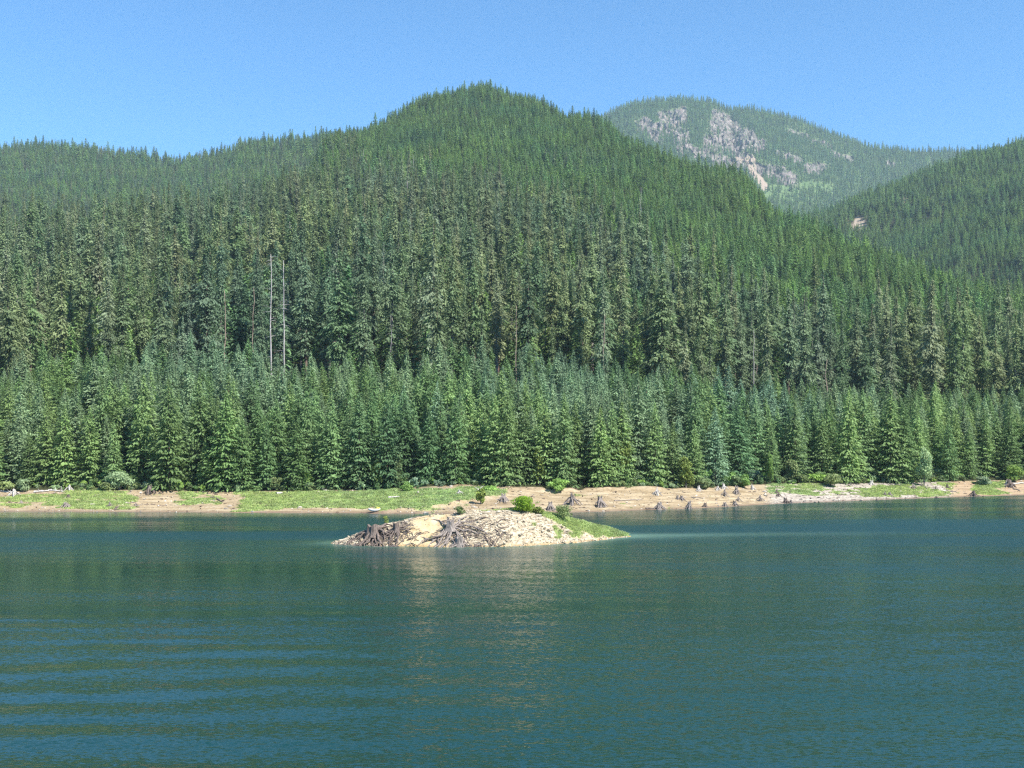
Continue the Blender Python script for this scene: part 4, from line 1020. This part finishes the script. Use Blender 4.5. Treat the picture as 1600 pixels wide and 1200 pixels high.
for a in [
 (22, 774, 11, 2, 'white', 'pale fallen root wad at the far left end of the beach', 1.5),
 (108, 767, 11, 2, 'white', 'white spiky stump beside the logs at the left tree edge', 1.0),
 (107, 778, 7, 1, 'brown', 'small brown stump in the grass below the white spiky stump', 1.1),
 (33, 787, 6, 1, 'grey', 'low grey stump in thin grass at the left end', 1.2),
 (104, 793, 9, 3, 'grey', 'low tangled grey stump near the water on the left beach', 1.7),
 (172, 792, 9, 2, 'grey', 'upright split grey stump at the right foot of the left grass patch', .9),
 (182, 796, 6, 1, 'brown', 'squat brown stump at the waterline right of the split grey stump', 1.5),
 (234, 771, 15, 3, 'brown', 'dark upturned root wad alone on the bare bank at left', 1.0),
 (212, 790, 5, 2, 'grey', 'small bent grey stump alone on the bare left sand', 1.6),
 (718, 772, 8, 2, 'white', 'white stump on the grass terrace behind the island', 1.3),
 (786, 783, 13, 3, 'grey', 'grey stump with hanging roots at the right end of the grass terrace', 1.2),
 (860, 797, 15, 3, 'grey', 'dark grey stump between the lime bush and the round island bush', .9),
 (893, 789, 20, 2, 'grey', 'largest spreading root stump on the sand behind the island', 1.1),
 (938, 792, 19, 3, 'grey', 'cone-shaped stump of many roots on the sand right of the largest', .9),
 (1027, 774, 14, 2, 'white', 'tall pale leaning stump alone at the back of the middle sand', .8),
 (1030, 796, 13, 3, 'grey', 'wide stump at the water with a short log beside it', 1.2),
 (1059, 780, 7, 1, 'grey', 'left of two small round stumps in the middle of the sand', 1.0),
 (1066, 781, 8, 1, 'grey', 'right of two small round stumps in the middle of the sand', 1.1),
 (1076, 795, 14, 1, 'grey', 'narrow stump at the waterline right of the wide stump', .75),
 (1101, 792, 8, 1, 'brown', 'small brown stump at the waterline below the white cluster', 1.1),
 (1092, 767, 9, 0, 'white', 'white stump at the tree edge left of the white cluster', 1.1),
 (1121, 766, 8, 2, 'white', 'left white stump of the cluster at the tree edge', 1.1),
 (1131, 764, 10, 0, 'white', 'upper white stump of the cluster at the tree edge', 1.1),
 (1132, 775, 11, 2, 'grey', 'leaning grey stump just below the white cluster', 1.0),
 (1150, 772, 13, 0, 'grey', 'tall grey stump right of the white cluster', .9),
 (1133, 791, 8, 3, 'grey', 'low grey stump at the waterline under the tall one', 1.2),
 (1149, 790, 9, 1, 'grey', 'lower of two touching stumps near the waterline', 1.1),
 (1154, 783, 8, 2, 'grey', 'upper of two touching stumps near the waterline', 1.1),
 (1176, 765, 9, 0, 'white', 'lone white stump at the tree edge right of the cluster', .9),
 (1188, 783, 10, 2, 'grey', 'grey stump in the middle of the sand at its right end', 1.2),
 (1213, 771, 7, 0, 'brown', 'small dark stump where the sand turns to gravel', .9),
 (1217, 776, 8, 2, 'brown', 'slanting dark stump just below the small dark one', 1.0),
 (1228, 786, 10, 1, 'brown', 'round brown stump on the waterline where the gravel begins', 1.0),
 (1236, 786, 6, 1, 'grey', 'small stump touching the round brown one at the waterline', 1.2),
 (1361, 757, 8, 1, 'white', 'pale blunt stump at the tree edge above the grassy gravel', 1.1),
 (1383, 775, 8, 2, 'grey', 'short upright stump low in the right grass slope', .8),
 (1391, 775, 7, 3, 'grey', 'sprawling stump right of the short upright one', 1.3),
 (1370, 783, 4, 1, 'brown', 'tiny dark stump at the waterline of the gravel slope', 1.3),
 (1427, 763, 8, 0, 'grey', 'grey stump high on the gravel below the white-leaved tree', 1.2),
 (1463, 765, 6, 1, 'grey', 'small grey stump at the middle of the right gravel', 1.1),
 (1481, 763, 7, 0, 'brown', 'dark stump at the left edge of the orange sand', 1.1),
 (1463, 778, 4, 3, 'brown', 'flat dark stump at the waterline before the orange sand', 1.6),
 (1520, 775, 9, 3, 'brown', 'brown root wad low on the orange sand', 1.3),
 (1577, 761, 13, 3, 'brown', 'dark root wad with pale ends at the right end of the beach', 1.25),
 (1573, 760, 9, 0, 'white', 'white broken stump leaning in the dark root wad at right', .8),
]: shore_stump(*a)

def log(px0, py0, px1, py1, r_, mat, label, branches=2):
    a0 = on_shore(px0, py0); a1 = on_shore(px1, py1); mid = (a0 + a1) / 2
    n = 7; P = []
    for i in range(n):
        t = i / (n - 1); q = a0.lerp(a1, t); P.append((q.x - mid.x, q.y - mid.y, gz(q.x, q.y) - mid.z + r_ * .8 + rg.normal(0, .02)))
    e = empty('driftwood_log', mid); tag(e, label, 'log')
    V, f = wood_tube(rg, P, np.linspace(1, .55, n) * r_, 7); obj('trunk', mesh_np('log_trunk', V, [f[f[:, 2] != f[:, 3]], f[f[:, 2] == f[:, 3]][:, :3]], mat, smooth=True), e)
    for k in range(branches):
        p = np.array(P[rg.integers(1, n - 1)]); d = np.array([rg.normal(0, .5), rg.normal(0, .3), rg.uniform(.3, .9)]) * rg.uniform(.6, 1.3)
        V, f = wood_tube(rg, [p, p + d * .5, p + d + (0, 0, -.1)], [r_ * .45, r_ * .3, r_ * .12], 5); obj('branch', mesh_np('log_branch', V, [f[f[:, 2] != f[:, 3]], f[f[:, 2] == f[:, 3]][:, :3]], mat), e)
for a in [(53, 770, 77, 768, .22, M['stump_white'], 'white log lying at the left tree edge', 1), (76, 767, 101, 769, .18, M['stump_white'], 'pale log with branches between two white stumps at left', 4),
          (0, 768, 30, 771, .15, M['stump_white'], 'slender pale log at the far left tree edge', 3), (330, 779, 348, 785, .20, M['stump_brown'], 'brown log lying aslant on the sand left of the meadow', 1),
          (607, 779, 624, 777.5, .20, M['stump_white'], 'pale short log in the green meadow', 0), (432, 773, 441, 772, .28, M['stump_white'], 'chunky white log at the left end of the meadow', 0),
          (1009, 796, 1026, 795.5, .16, M['stump_brown'], 'short dark log on the waterline left of the wide stump', 0), (200, 788, 213, 785, .09, M['stump_brown'], 'thin crooked branch on the bare left sand', 1),
          (960, 783, 1004, 781, .10, M['stump_grey'], 'long thin log lying across the middle sand', 1), (1080, 777, 1099, 780, .09, M['stump_grey'], 'thin branch fallen on the sand below the white stumps', 1),
          (1582, 757, 1600, 756, .22, M['stump_white'], 'pale log at the tree edge by the right root wad', 0), (1583, 764, 1594, 768, .14, M['stump_grey'], 'grey branch sloping down from the right root wad', 0),
          (1478, 766, 1496, 770, .12, M['stump_grey'], 'grey branch fallen across the left side of the orange sand', 2), (745, 768, 752, 767, .22, M['stump_white'], 'stubby white log on the grass terrace', 2),
          (1440, 760, 1456, 766, .12, M['stump_grey'], 'grey branch lying in the right gravel slope', 2), (505, 768, 520, 767.5, .12, M['stump_white'], 'thin white log behind the meadow', 1)]: log(*a)

# ------------------------------------------------------------------ small beached boat
p_ = on_shore(585, 799.5)
e = empty('small_boat', p_ + Vector((0, -.2, .05)), R(4)); tag(e, 'small white boat with yellow gear pulled up at the water edge', 'boat')
def hull():
    L_, W_, H_ = 1.0, .42, .42; n = 13; m_ = 9; V = []; f = []
    for i in range(n):
        t = i / (n - 1) * 2 - 1; wv = W_ * max(0.04, 1 - abs(t) ** 2.6) ; sheer = .10 * t * t
        for k in range(m_):
            a_ = math.pi * k / (m_ - 1); V.append((t * L_ * (1 - .06 * math.sin(a_)), -math.cos(a_) * wv, H_ * (1 - math.sin(a_) ** .7 * (1 - .45 * t * t)) + sheer))
    for i in range(n - 1):
        for k in range(m_ - 1): f.append((i * m_ + k, (i + 1) * m_ + k, (i + 1) * m_ + k + 1, i * m_ + k + 1))
    return np.array(V), np.array(f)
def flatmat(nm, c, ro=.4):
    m, n, b = newmat(nm); nz = N(n, 'ShaderNodeTexNoise'); nz.inputs['Scale'].default_value = 6
    n.links.new(ramp(n, nz.outputs['Fac'], [(.3, tuple(v * .8 for v in c)), (.7, c)]), b.inputs['Base Color']); b.inputs['Roughness'].default_value = ro; return m
V, f = hull(); hm = obj('hull', mesh_np('boat_hull', V, f, flatmat('white_hull', (.80, .79, .77)), smooth=True), e)
sm = hm.modifiers.new('shell', 'SOLIDIFY'); sm.thickness = .03
for yy in (-.41, .41):
    P = [(t, yy / .41 * .42 * max(.04, 1 - abs(t) ** 2.6), .43 + .1 * t * t) for t in np.linspace(-.97, .97, 11)]
    V, f = tube(P, [.025] * 11, 6); obj('gunwale', mesh_np('boat_gunwale', V, [f[f[:, 2] != f[:, 3]]], flatmat('cream_rim', (.6, .56, .42))), e)
V, f = tube([(-.15, -.36, .36), (-.15, .36, .36)], [.09, .09], 6); obj('thwart', mesh_np('boat_thwart', V, [f[f[:, 2] != f[:, 3]]], bpy.data.materials['cream_rim']), e)
bmx = bmesh.new(); bmesh.ops.create_icosphere(bmx, subdivisions=3, radius=1)
for v in bmx.verts: v.co = Vector((v.co.x * .30 + .62, v.co.y * .26, v.co.z * .24 + .5)) + Vector((1, 1, 1)) * .05 * mnoise.noise(v.co * 2.3)
gm = bpy.data.meshes.new('yellow_bag'); bmx.to_mesh(gm); bmx.free(); gm.materials.append(flatmat('yellow_cloth', (.70, .52, .08), .7))
yb_ = obj('gear_bag', gm, loc=e.location + Vector((0, 0, 0.0))); tag(yb_, 'yellow bag of gear lying in the stern of the white boat', 'bag')

# ------------------------------------------------------------------ shrubs and small broadleaf trees
def shrub_mesh(rg, Wd, Ht, lobes, leaves, leaf, name, mat, low=0.08, stems=6, pointed=0.0):
    a = Acc(); C = []
    lob = []
    for k in range(lobes):
        zc = rg.uniform(.25, .85) * Ht; t = zc / Ht; rad = Wd * .5 * (1 - pointed * t) * (1 - .35 * t)
        th = rg.uniform(0, 6.28); d = rg.uniform(.1, .75) * rad
        lob.append((math.cos(th) * d, math.sin(th) * d, zc, Wd * rg.uniform(.16, .27) * (1 - .4 * pointed * t), Ht * rg.uniform(.12, .22)))
    w_ = np.array([l[3] ** 2 for l in lob]); w_ /= w_.sum(); cnt = (w_ * leaves).astype(int) + 3
    for l, c in zip(lob, cnt):
        d = rg.normal(0, 1, (c, 3)); d /= np.linalg.norm(d, axis=1)[:, None]; rr = rg.uniform(.45, 1.1, c) ** .6
        p = d * rr[:, None] * np.array([l[3], l[3], l[4]]) + np.array(l[:3]); C.append(np.concatenate([p, d], 1))
    C = np.concatenate(C); C = C[C[:, 2] > low * Ht * .3]
    D = C[:, 3:]; C = C[:, :3]; n = len(C)
    ax = rg.normal(0, 1, (n, 3)); ax[:, 2] -= .3; ax /= np.linalg.norm(ax, axis=1)[:, None]
    wv = np.cross(ax, D + rg.normal(0, .5, (n, 3))); wv /= np.linalg.norm(wv, axis=1)[:, None] + 1e-9
    s = leaf * rg.uniform(.6, 1.3, n)[:, None]
    V, f = quads(C, ax * s * 1.3, wv * s * .8, .15); a.add(V, f)
    b_ = Acc()
    for k in range(stems):
        l = lob[k % lobes]; b_.add(*tube([(rg.normal(0, .05), rg.normal(0, .05), -.1), (l[0] * .3, l[1] * .3, l[2] * .5), (l[0] * .8, l[1] * .8, l[2] * 1.0)], [Wd * .018, Wd * .013, Wd * .006], 5))
    return a.mesh(name, mat), b_.mesh(name + '_stem', M['bark_grey'], True)
def shrub(p, Wd, Ht, mat, label, cat='shrub', name='leafy_shrub', lobes=14, leaves=1600, leaf=.22, pointed=0.0, group=None):
    cm, sm_ = shrub_mesh(rg, Wd, Ht, lobes, leaves, leaf, name, M[mat], pointed=pointed)
    e = empty(name, p - Vector((0, 0, .05))); tag(e, label, cat, group)
    if name in ('leafy_shrub', 'island_bush'): obj('foliage', cm, e); obj('stem', sm_, e)
    else: obj('crown', cm, e); obj('trunk', sm_, e)
    return e
# on the island
shrub(on_island(817, 800), 3.0, 2.05, 'lime_leaf', 'bright lime green bush with a dark foot on top of the island', name='island_bush', lobes=26, leaves=3800, leaf=.15)
shrub(on_island(838, 803), 1.7, 1.0, 'yellow_leaf', 'low yellow-green bush touching the right side of the lime bush', name='island_bush', lobes=12, leaves=1000, leaf=.13)
shrub(on_island(880, 812), 2.7, 1.9, 'olive_leaf', 'pale green feathery bush on the right turf of the island', name='island_bush', lobes=18, leaves=1700, leaf=.13)
shrub(on_island(719, 804), 1.5, 1.2, 'olive_leaf', 'small olive bush above the central island stump', name='island_bush', lobes=10, leaves=800, leaf=.12)
shrub(on_island(604, 819), 1.1, 1.1, 'yellow_leaf', 'sparse yellowish bush behind the twin stumps on the island', name='island_bush', lobes=7, leaves=170, leaf=.12)
shrub(on_island(677, 807), .7, 1.2, 'olive_leaf', 'thin bare sapling on the sand crest of the island', 'sapling', name='sapling', lobes=5, leaves=50, leaf=.11)
# on the shore
for (px, py, wpx, hpx, mat, lab, nm, pt) in [
 (186, 765, 46, 30, 'pale_leaf', 'pale green leafy shrub at the top of the left grass patch', 'leafy_shrub', 0.1),
 (14, 767, 34, 16, 'olive_leaf', 'low grey-green shrub behind the leftmost root wad', 'leafy_shrub', 0), (35, 768, 24, 20, 'pale_leaf', 'rounded pale shrub beside the leftmost driftwood', 'leafy_shrub', 0),
 (165, 767, 30, 14, 'olive_leaf', 'low shrub on the left side of the pale leafy shrub', 'leafy_shrub', 0),
 (481, 763, 26, 26, 'bright_leaf', 'bright green large-leaved bush behind the meadow', 'leafy_shrub', 0), (432, 766, 26, 20, 'olive_leaf', 'dull green shrub at the back of the left meadow', 'leafy_shrub', 0),
 (588, 763, 26, 42, 'yellow_leaf', 'yellow-green upright tree behind the white boat', 'broadleaf_tree', .4), (620, 762, 22, 60, 'olive_leaf', 'slim olive broadleaf tree left of the bare track', 'broadleaf_tree', .5),
 (637, 767, 26, 10, 'bright_leaf', 'low bright bush at the start of the bare track', 'leafy_shrub', 0), (765, 766, 30, 7, 'bright_leaf', 'flat bright green bush at the top of the terrace', 'leafy_shrub', 0),
 (751, 787, 22, 24, 'yellow_leaf', 'yellow-green bush on the grass terrace behind the island', 'leafy_shrub', .3),
 (872, 768, 34, 22, 'bright_leaf', 'round bright green bush overhanging the bank right of the island', 'leafy_shrub', 0),
 (843, 758, 26, 55, 'yellow_leaf', 'reddish yellow broadleaf tree at the bank above the island', 'broadleaf_tree', .1),
 (968, 757, 48, 76, 'yellow_leaf', 'tall yellow-green broadleaf tree at the bank behind the sand', 'broadleaf_tree', .25),
 (1072, 762, 30, 48, 'yellow_leaf', 'olive yellow broadleaf tree above the small round stumps', 'broadleaf_tree', .3), (1098, 764, 24, 20, 'olive_leaf', 'grey-green shrub left of the white stump cluster', 'leafy_shrub', 0),
 (1163, 762, 22, 22, 'bright_leaf', 'small dense green shrub left of the lone white stump', 'leafy_shrub', 0), (1150, 760, 22, 18, 'olive_leaf', 'greyish twiggy shrub behind the tall grey stump', 'leafy_shrub', 0),
 (1236, 752, 28, 36, 'olive_leaf', 'large round grey-green bush at the back of the gravel', 'leafy_shrub', 0), (1252, 755, 26, 14, 'olive_leaf', 'low bush at the right foot of the large round bush', 'leafy_shrub', 0),
 (1298, 760, 40, 22, 'olive_leaf', 'low spreading grey-green bush on the gravel slope', 'leafy_shrub', 0), (1203, 757, 14, 50, 'bright_leaf', 'narrow bright green tree at the left end of the gravel', 'broadleaf_tree', .6),
 (1334, 753, 24, 44, 'bright_leaf', 'leafy bright green tree above the gravel slope', 'broadleaf_tree', .3), (1273, 752, 50, 12, 'bright_leaf', 'strip of low bright growth behind the gravel bushes', 'leafy_shrub', 0),
 (1444, 760, 32, 62, 'pale_leaf', 'white-leaved tree standing at the right tree edge', 'broadleaf_tree', .3), (1492, 730, 22, 66, 'pale_leaf', 'tall pale poplar-like tree among the right conifers', 'broadleaf_tree', .6),
 (1536, 758, 26, 14, 'pale_leaf', 'pale low shrub at the top of the right grass patch', 'leafy_shrub', 0), (1585, 753, 30, 26, 'bright_leaf', 'green shrub behind the right root wad', 'leafy_shrub', 0),
 ]:
    p = on_shore(px, py); s = p.y / F
    shrub(p, wpx * s, hpx * s, mat, lab, 'tree' if nm == 'broadleaf_tree' else 'shrub', nm, lobes=22 if hpx > 25 else 14, leaves=int(900 + wpx * hpx * 1.3), leaf=.34, pointed=pt)

# ------------------------------------------------------------------ dead standing trees
def snag(px, pt, Ht, rad, mat, label, nb=10, pb=None):
    base, Hh = snag_base(px, pt, Ht); rad *= .54
    e = empty('dead_tree', base); tag(e, label, 'dead tree', 'bleached dead trees in the old forest')
    n = 9; lx = rg.normal(0, .015) * Hh
    P = [(lx * (i / (n - 1)) ** 1.5, rg.normal(0, .02), Hh * i / (n - 1)) for i in range(n)]
    P = [(p[0] + rg.normal(0, .16), p[1] + rg.normal(0, .16), p[2]) for p in P]
    V, f = wood_tube(rg, P, np.linspace(1, .22, n) * rad, 8, .10); obj('trunk', mesh_np('snag_trunk', V, [f[f[:, 2] != f[:, 3]], f[f[:, 2] == f[:, 3]][:, :3]], mat, smooth=True), e)
    for b_ in range(int(nb * 1.6) + 3):
        t = rg.uniform(.30, .98); az = rg.uniform(0, 6.28); l = rg.uniform(1.0, 3.4) * (1.2 - t * .6); p = np.array([lx * t ** 1.5, 0, Hh * t])
        d = np.array([math.cos(az), math.sin(az), rg.uniform(-.25, .35)]) * l
        V, f = tube([p, p + d * .5 + (0, 0, .1), p + d + (0, 0, -.25)], [rad * .22, rad * .14, rad * .05], 4); obj('branch', mesh_np('snag_branch', V, [f[f[:, 2] != f[:, 3]]], mat), e)
for a in SNAGS: snag(*a)

# ------------------------------------------------------------------ loose stuff: rubble, stones, tufts, undergrowth
def hull_rock(rg, k):
    bm = bmesh.new()
    for i in range(k): 
        v = rg.normal(0, 1, 3); v /= np.linalg.norm(v); bm.verts.new(Vector(v * (1, .75, .55)) * rg.uniform(.8, 1.1))
    r_ = bmesh.ops.convex_hull(bm, input=bm.verts); bmesh.ops.delete(bm, geom=[x for x in r_['geom_interior'] if isinstance(x, bmesh.types.BMVert)], context='VERTS')
    bmesh.ops.triangulate(bm, faces=bm.faces); bm.verts.ensure_lookup_table(); bm.verts.index_update()
    V = np.array([v.co[:] for v in bm.verts]); f = np.array([[v.index for v in fa.verts] for fa in bm.faces]); bm.free(); return V, f
HR = [hull_rock(rg, 10) for _ in range(8)]
def scatter(name, P, S, mat, label, cat, stretch=1.0):
    Vs = []; Fs = []; n0 = 0
    for p, s in zip(P, S):
        V, f = HR[rg.integers(0, 8)]; a, b_, c = rg.uniform(0, 6.28), rg.normal(0, .5), rg.normal(0, .5)
        Rz = np.array([[math.cos(a), -math.sin(a), 0], [math.sin(a), math.cos(a), 0], [0, 0, 1]]); Rx = np.array([[1, 0, 0], [0, math.cos(b_), -math.sin(b_)], [0, math.sin(b_), math.cos(b_)]])
        W = (V * (s * stretch, s, s)) @ Rx.T @ Rz.T + p; Vs.append(W); Fs.append(f + n0); n0 += len(V)
    return tag(obj(name, mesh_np(name, np.concatenate(Vs), np.concatenate(Fs), mat)), label, cat, kind='stuff')
def rockmat(nm, a, b_, c):
    m, n, b = newmat(nm); geo = N(n, 'ShaderNodeNewGeometry'); nz = N(n, 'ShaderNodeTexNoise'); nz.inputs['Scale'].default_value = 1.7; nz.inputs['Detail'].default_value = 4
    n.links.new(geo.outputs['Position'], nz.inputs['Vector'])
    x = math_n(n, 'MULTIPLY_ADD', geo.outputs['Random Per Island'], .5, math_n(n, 'MULTIPLY', nz.outputs['Fac'], .5))
    n.links.new(ramp(n, x, [(.2, a), (.5, b_), (.8, c)]), b.inputs['Base Color']); b.inputs['Roughness'].default_value = .9; return m
M['island_rock'] = rockmat('island_rock', (.15, .12, .085), (.42, .36, .27), (.60, .54, .43))
M['shore_rock'] = rockmat('shore_rock', (.14, .12, .11), (.32, .28, .235), (.55, .51, .45))
xs = rg.uniform(-21, 14.5, 24000); u = rg.uniform(-.03, .62, 24000) ** 1.0; ys = isl_front(xs) + u * isl_width(xs)
tf = isl_turf(xs, ys, u); sn = isl_sand(xs, ys); kp = (tf < .35) & (rg.random(24000) < (1 - .93 * np.clip(sn * 1.25, 0, 1)) * (.25 + .75 * sstep(-.35, .1, fbm(xs / 1.1, ys / 1.1, 251, 3) + .5 * (.35 - u)))) & (island_z(xs, ys) > -.05)
xs, ys = xs[kp], ys[kp]; zs = island_z(xs, ys); S_ = np.exp(rg.normal(-3.0, .58, len(xs))); S_ = np.clip(S_, .025, .34)
scatter('rubble', np.stack([xs, ys, zs + S_ * .1], -1), S_, M['island_rock'], 'cream angular rubble covering the face of the island', 'rubble', 2.1)
RM = []
for k in range(8):
    V, f = HR[k]; RM.append(mesh_np('rock', V, f, M['island_rock']))
for k in range(70):
    j = rg.integers(0, len(xs)); 
    if xs[j] > 12.5: continue
    o = obj('rock', RM[rg.integers(0, 8)], island, (xs[j], ys[j], zs[j] + .05)); s = rg.uniform(.22, .38); o.scale = (s * 1.4, s, s * .9); o.rotation_euler = (rg.normal(0, .4), rg.normal(0, .4), rg.uniform(0, 6.28))
# fine roots washed out of the island
a = Acc()
for k in range(230):
    c = [(-16.5, 127.5), (-13.6, 127.5), (-15.2, 127.8), (-17.5, 127.4), (-6.5, 127.5), (-4.5, 126.5), (-2.5, 127)][rg.integers(0, 7)]; x = c[0] + rg.normal(0, 1.7); y = c[1] + rg.normal(0, .9); az = rg.uniform(-1.2, 1.2) + (3.14 if rg.random() < .5 else 0); l = rg.uniform(.6, 2.0); P = []
    for i in range(6):
        t = i / 5; qx = x + math.cos(az) * l * t; qy = y + math.sin(az) * l * t; P.append((qx, qy, iz(qx, qy) + .02 + .22 * math.sin(t * 3.1) + rg.normal(0, .02)))
    a.add(*tube(P, np.linspace(1, .4, 6) * rg.uniform(.03, .09), 4))
tag(obj('exposed_roots', a.mesh('exposed_roots', M['stump_brown'], True)), 'tangle of thin washed-out roots over the island rubble', 'roots', kind='stuff')
# stones and scraps of wood on the shore
n_ = 9000; px = rg.uniform(-150, 1750, n_); v = rg.random(n_); Yb = shoreY(px) + v * beachW(px)
w_ = np.where((px > 1195) & (px < 1490), .9, .16) + .5 * ((px > 390) & (px < 620) & (v > .88)) + .5 * ((px > 620) & (px < 780) & (v < .6)) + .25 * (px < 230)
kp = rg.random(n_) < w_; px, Yb, v = px[kp], Yb[kp], v[kp]; S_ = np.clip(np.exp(rg.normal(-2.1, .5, len(px))), .05, .5)
scatter('stones', np.stack([PX(px, Yb), Yb, ground_z(px, Yb) + S_ * .15], -1), S_, M['shore_rock'], 'scattered grey and pale stones along the far beach', 'stones', 1.3)

n_ = 1500; px = rg.uniform(-100, 1700, n_); v = rg.random(n_) ** .8; Yb = shoreY(px) + v * beachW(px); S_ = np.clip(np.exp(rg.normal(-2.2, .45, n_)), .05, .3)
scatter('debris', np.stack([PX(px, Yb), Yb, ground_z(px, Yb) + S_ * .15], -1), S_, M['bark_brown'], 'dark scraps of bark and root scattered over the far beach', 'debris', 2.6)

def tuft(rg, mat, s=.35, n=14):
    C = np.stack([rg.normal(0, s * .5, n), rg.normal(0, s * .5, n), np.full(n, s * .4)], -1); A_ = np.stack([rg.normal(0, s * .3, n), rg.normal(0, s * .3, n), np.full(n, s)], -1)
    th = rg.uniform(0, 6.28, n); B_ = np.stack([np.cos(th), np.sin(th), 0 * th], -1) * s * .28
    V, f = quads(C, A_, B_); return mesh_np('grass_tuft', V, f, mat)
M['grass_blade'] = foliage_mat('grass_blade', (.26, .34, .12), (.30, .38, .14), (.34, .38, .18), .45, .5)
TU = [tuft(rg, M['grass_blade']) for _ in range(4)]
n_ = 60000; px = rg.uniform(-100, 1700, n_); Yb = shoreY(px) + rg.uniform(.02, 1.03, n_) * beachW(px); X_ = PX(px, Yb); S = shoreY(px)
gm_ = grass_mask(px, (Yb - S) / beachW(px), X_, Yb); kp = rg.random(n_) < gm_ * .85
X_, Yb, px = X_[kp], Yb[kp], px[kp]; P = np.stack([X_, Yb, ground_z(px, Yb)], -1)
xi = rg.uniform(-6, 14.5, 14000); ui = rg.uniform(0, .95, 14000); yi = isl_front(xi) + ui * isl_width(xi); kp = (isl_turf(xi, yi, ui) > .5) & (island_z(xi, yi) > .08)
P = np.concatenate([P, np.stack([xi[kp], yi[kp], island_z(xi[kp], yi[kp])], -1)]); n_i = kp.sum()
sc = np.where(np.arange(len(P)) < len(P) - n_i, 1.0, .55) * rg.uniform(.5, 1.3, len(P))
instancer('grass', TU, P, rg.integers(0, 4, len(P)), rg.uniform(0, 6.28, len(P)), np.stack([sc, sc, sc * .8], -1), 'short bright green grass on the shore meadow and island turf', 'grass')

US = []
for k, mt in enumerate(['olive_leaf', 'bright_leaf', 'young_green', 'pale_leaf', 'young_dark', 'olive_leaf']):
    cm, sm_ = shrub_mesh(rg, 2.2, 1.5, 8, 420, .30, 'undergrowth_bush', M[mt]); US.append(cm)
n_ = 1500; px = rg.uniform(-180, 1780, n_); t = rg.random(n_); Yb = shoreY(px) + beachW(px) * (0.985) + t * 7.0
gap = sstep(-.55, -.1, fbm(px / 40, px * 0, 401, 3)) ; kp = (rg.random(n_) < gap) & ~((px > 890) & (px < 960) & (t < .5))
px, Yb, t = px[kp], Yb[kp], t[kp]; s = rg.uniform(.35, 1.1, len(px)) * (.6 + .7 * t)
instancer('undergrowth', US, np.stack([PX(px, Yb), Yb, ground_z(px, Yb) - .1], -1), rg.integers(0, 6, len(px)), rg.uniform(0, 6.28, len(px)), np.stack([s, s, s * rg.uniform(.8, 1.5, len(px))], -1), 'mixed low bushes along the edge between beach and conifers', 'undergrowth')
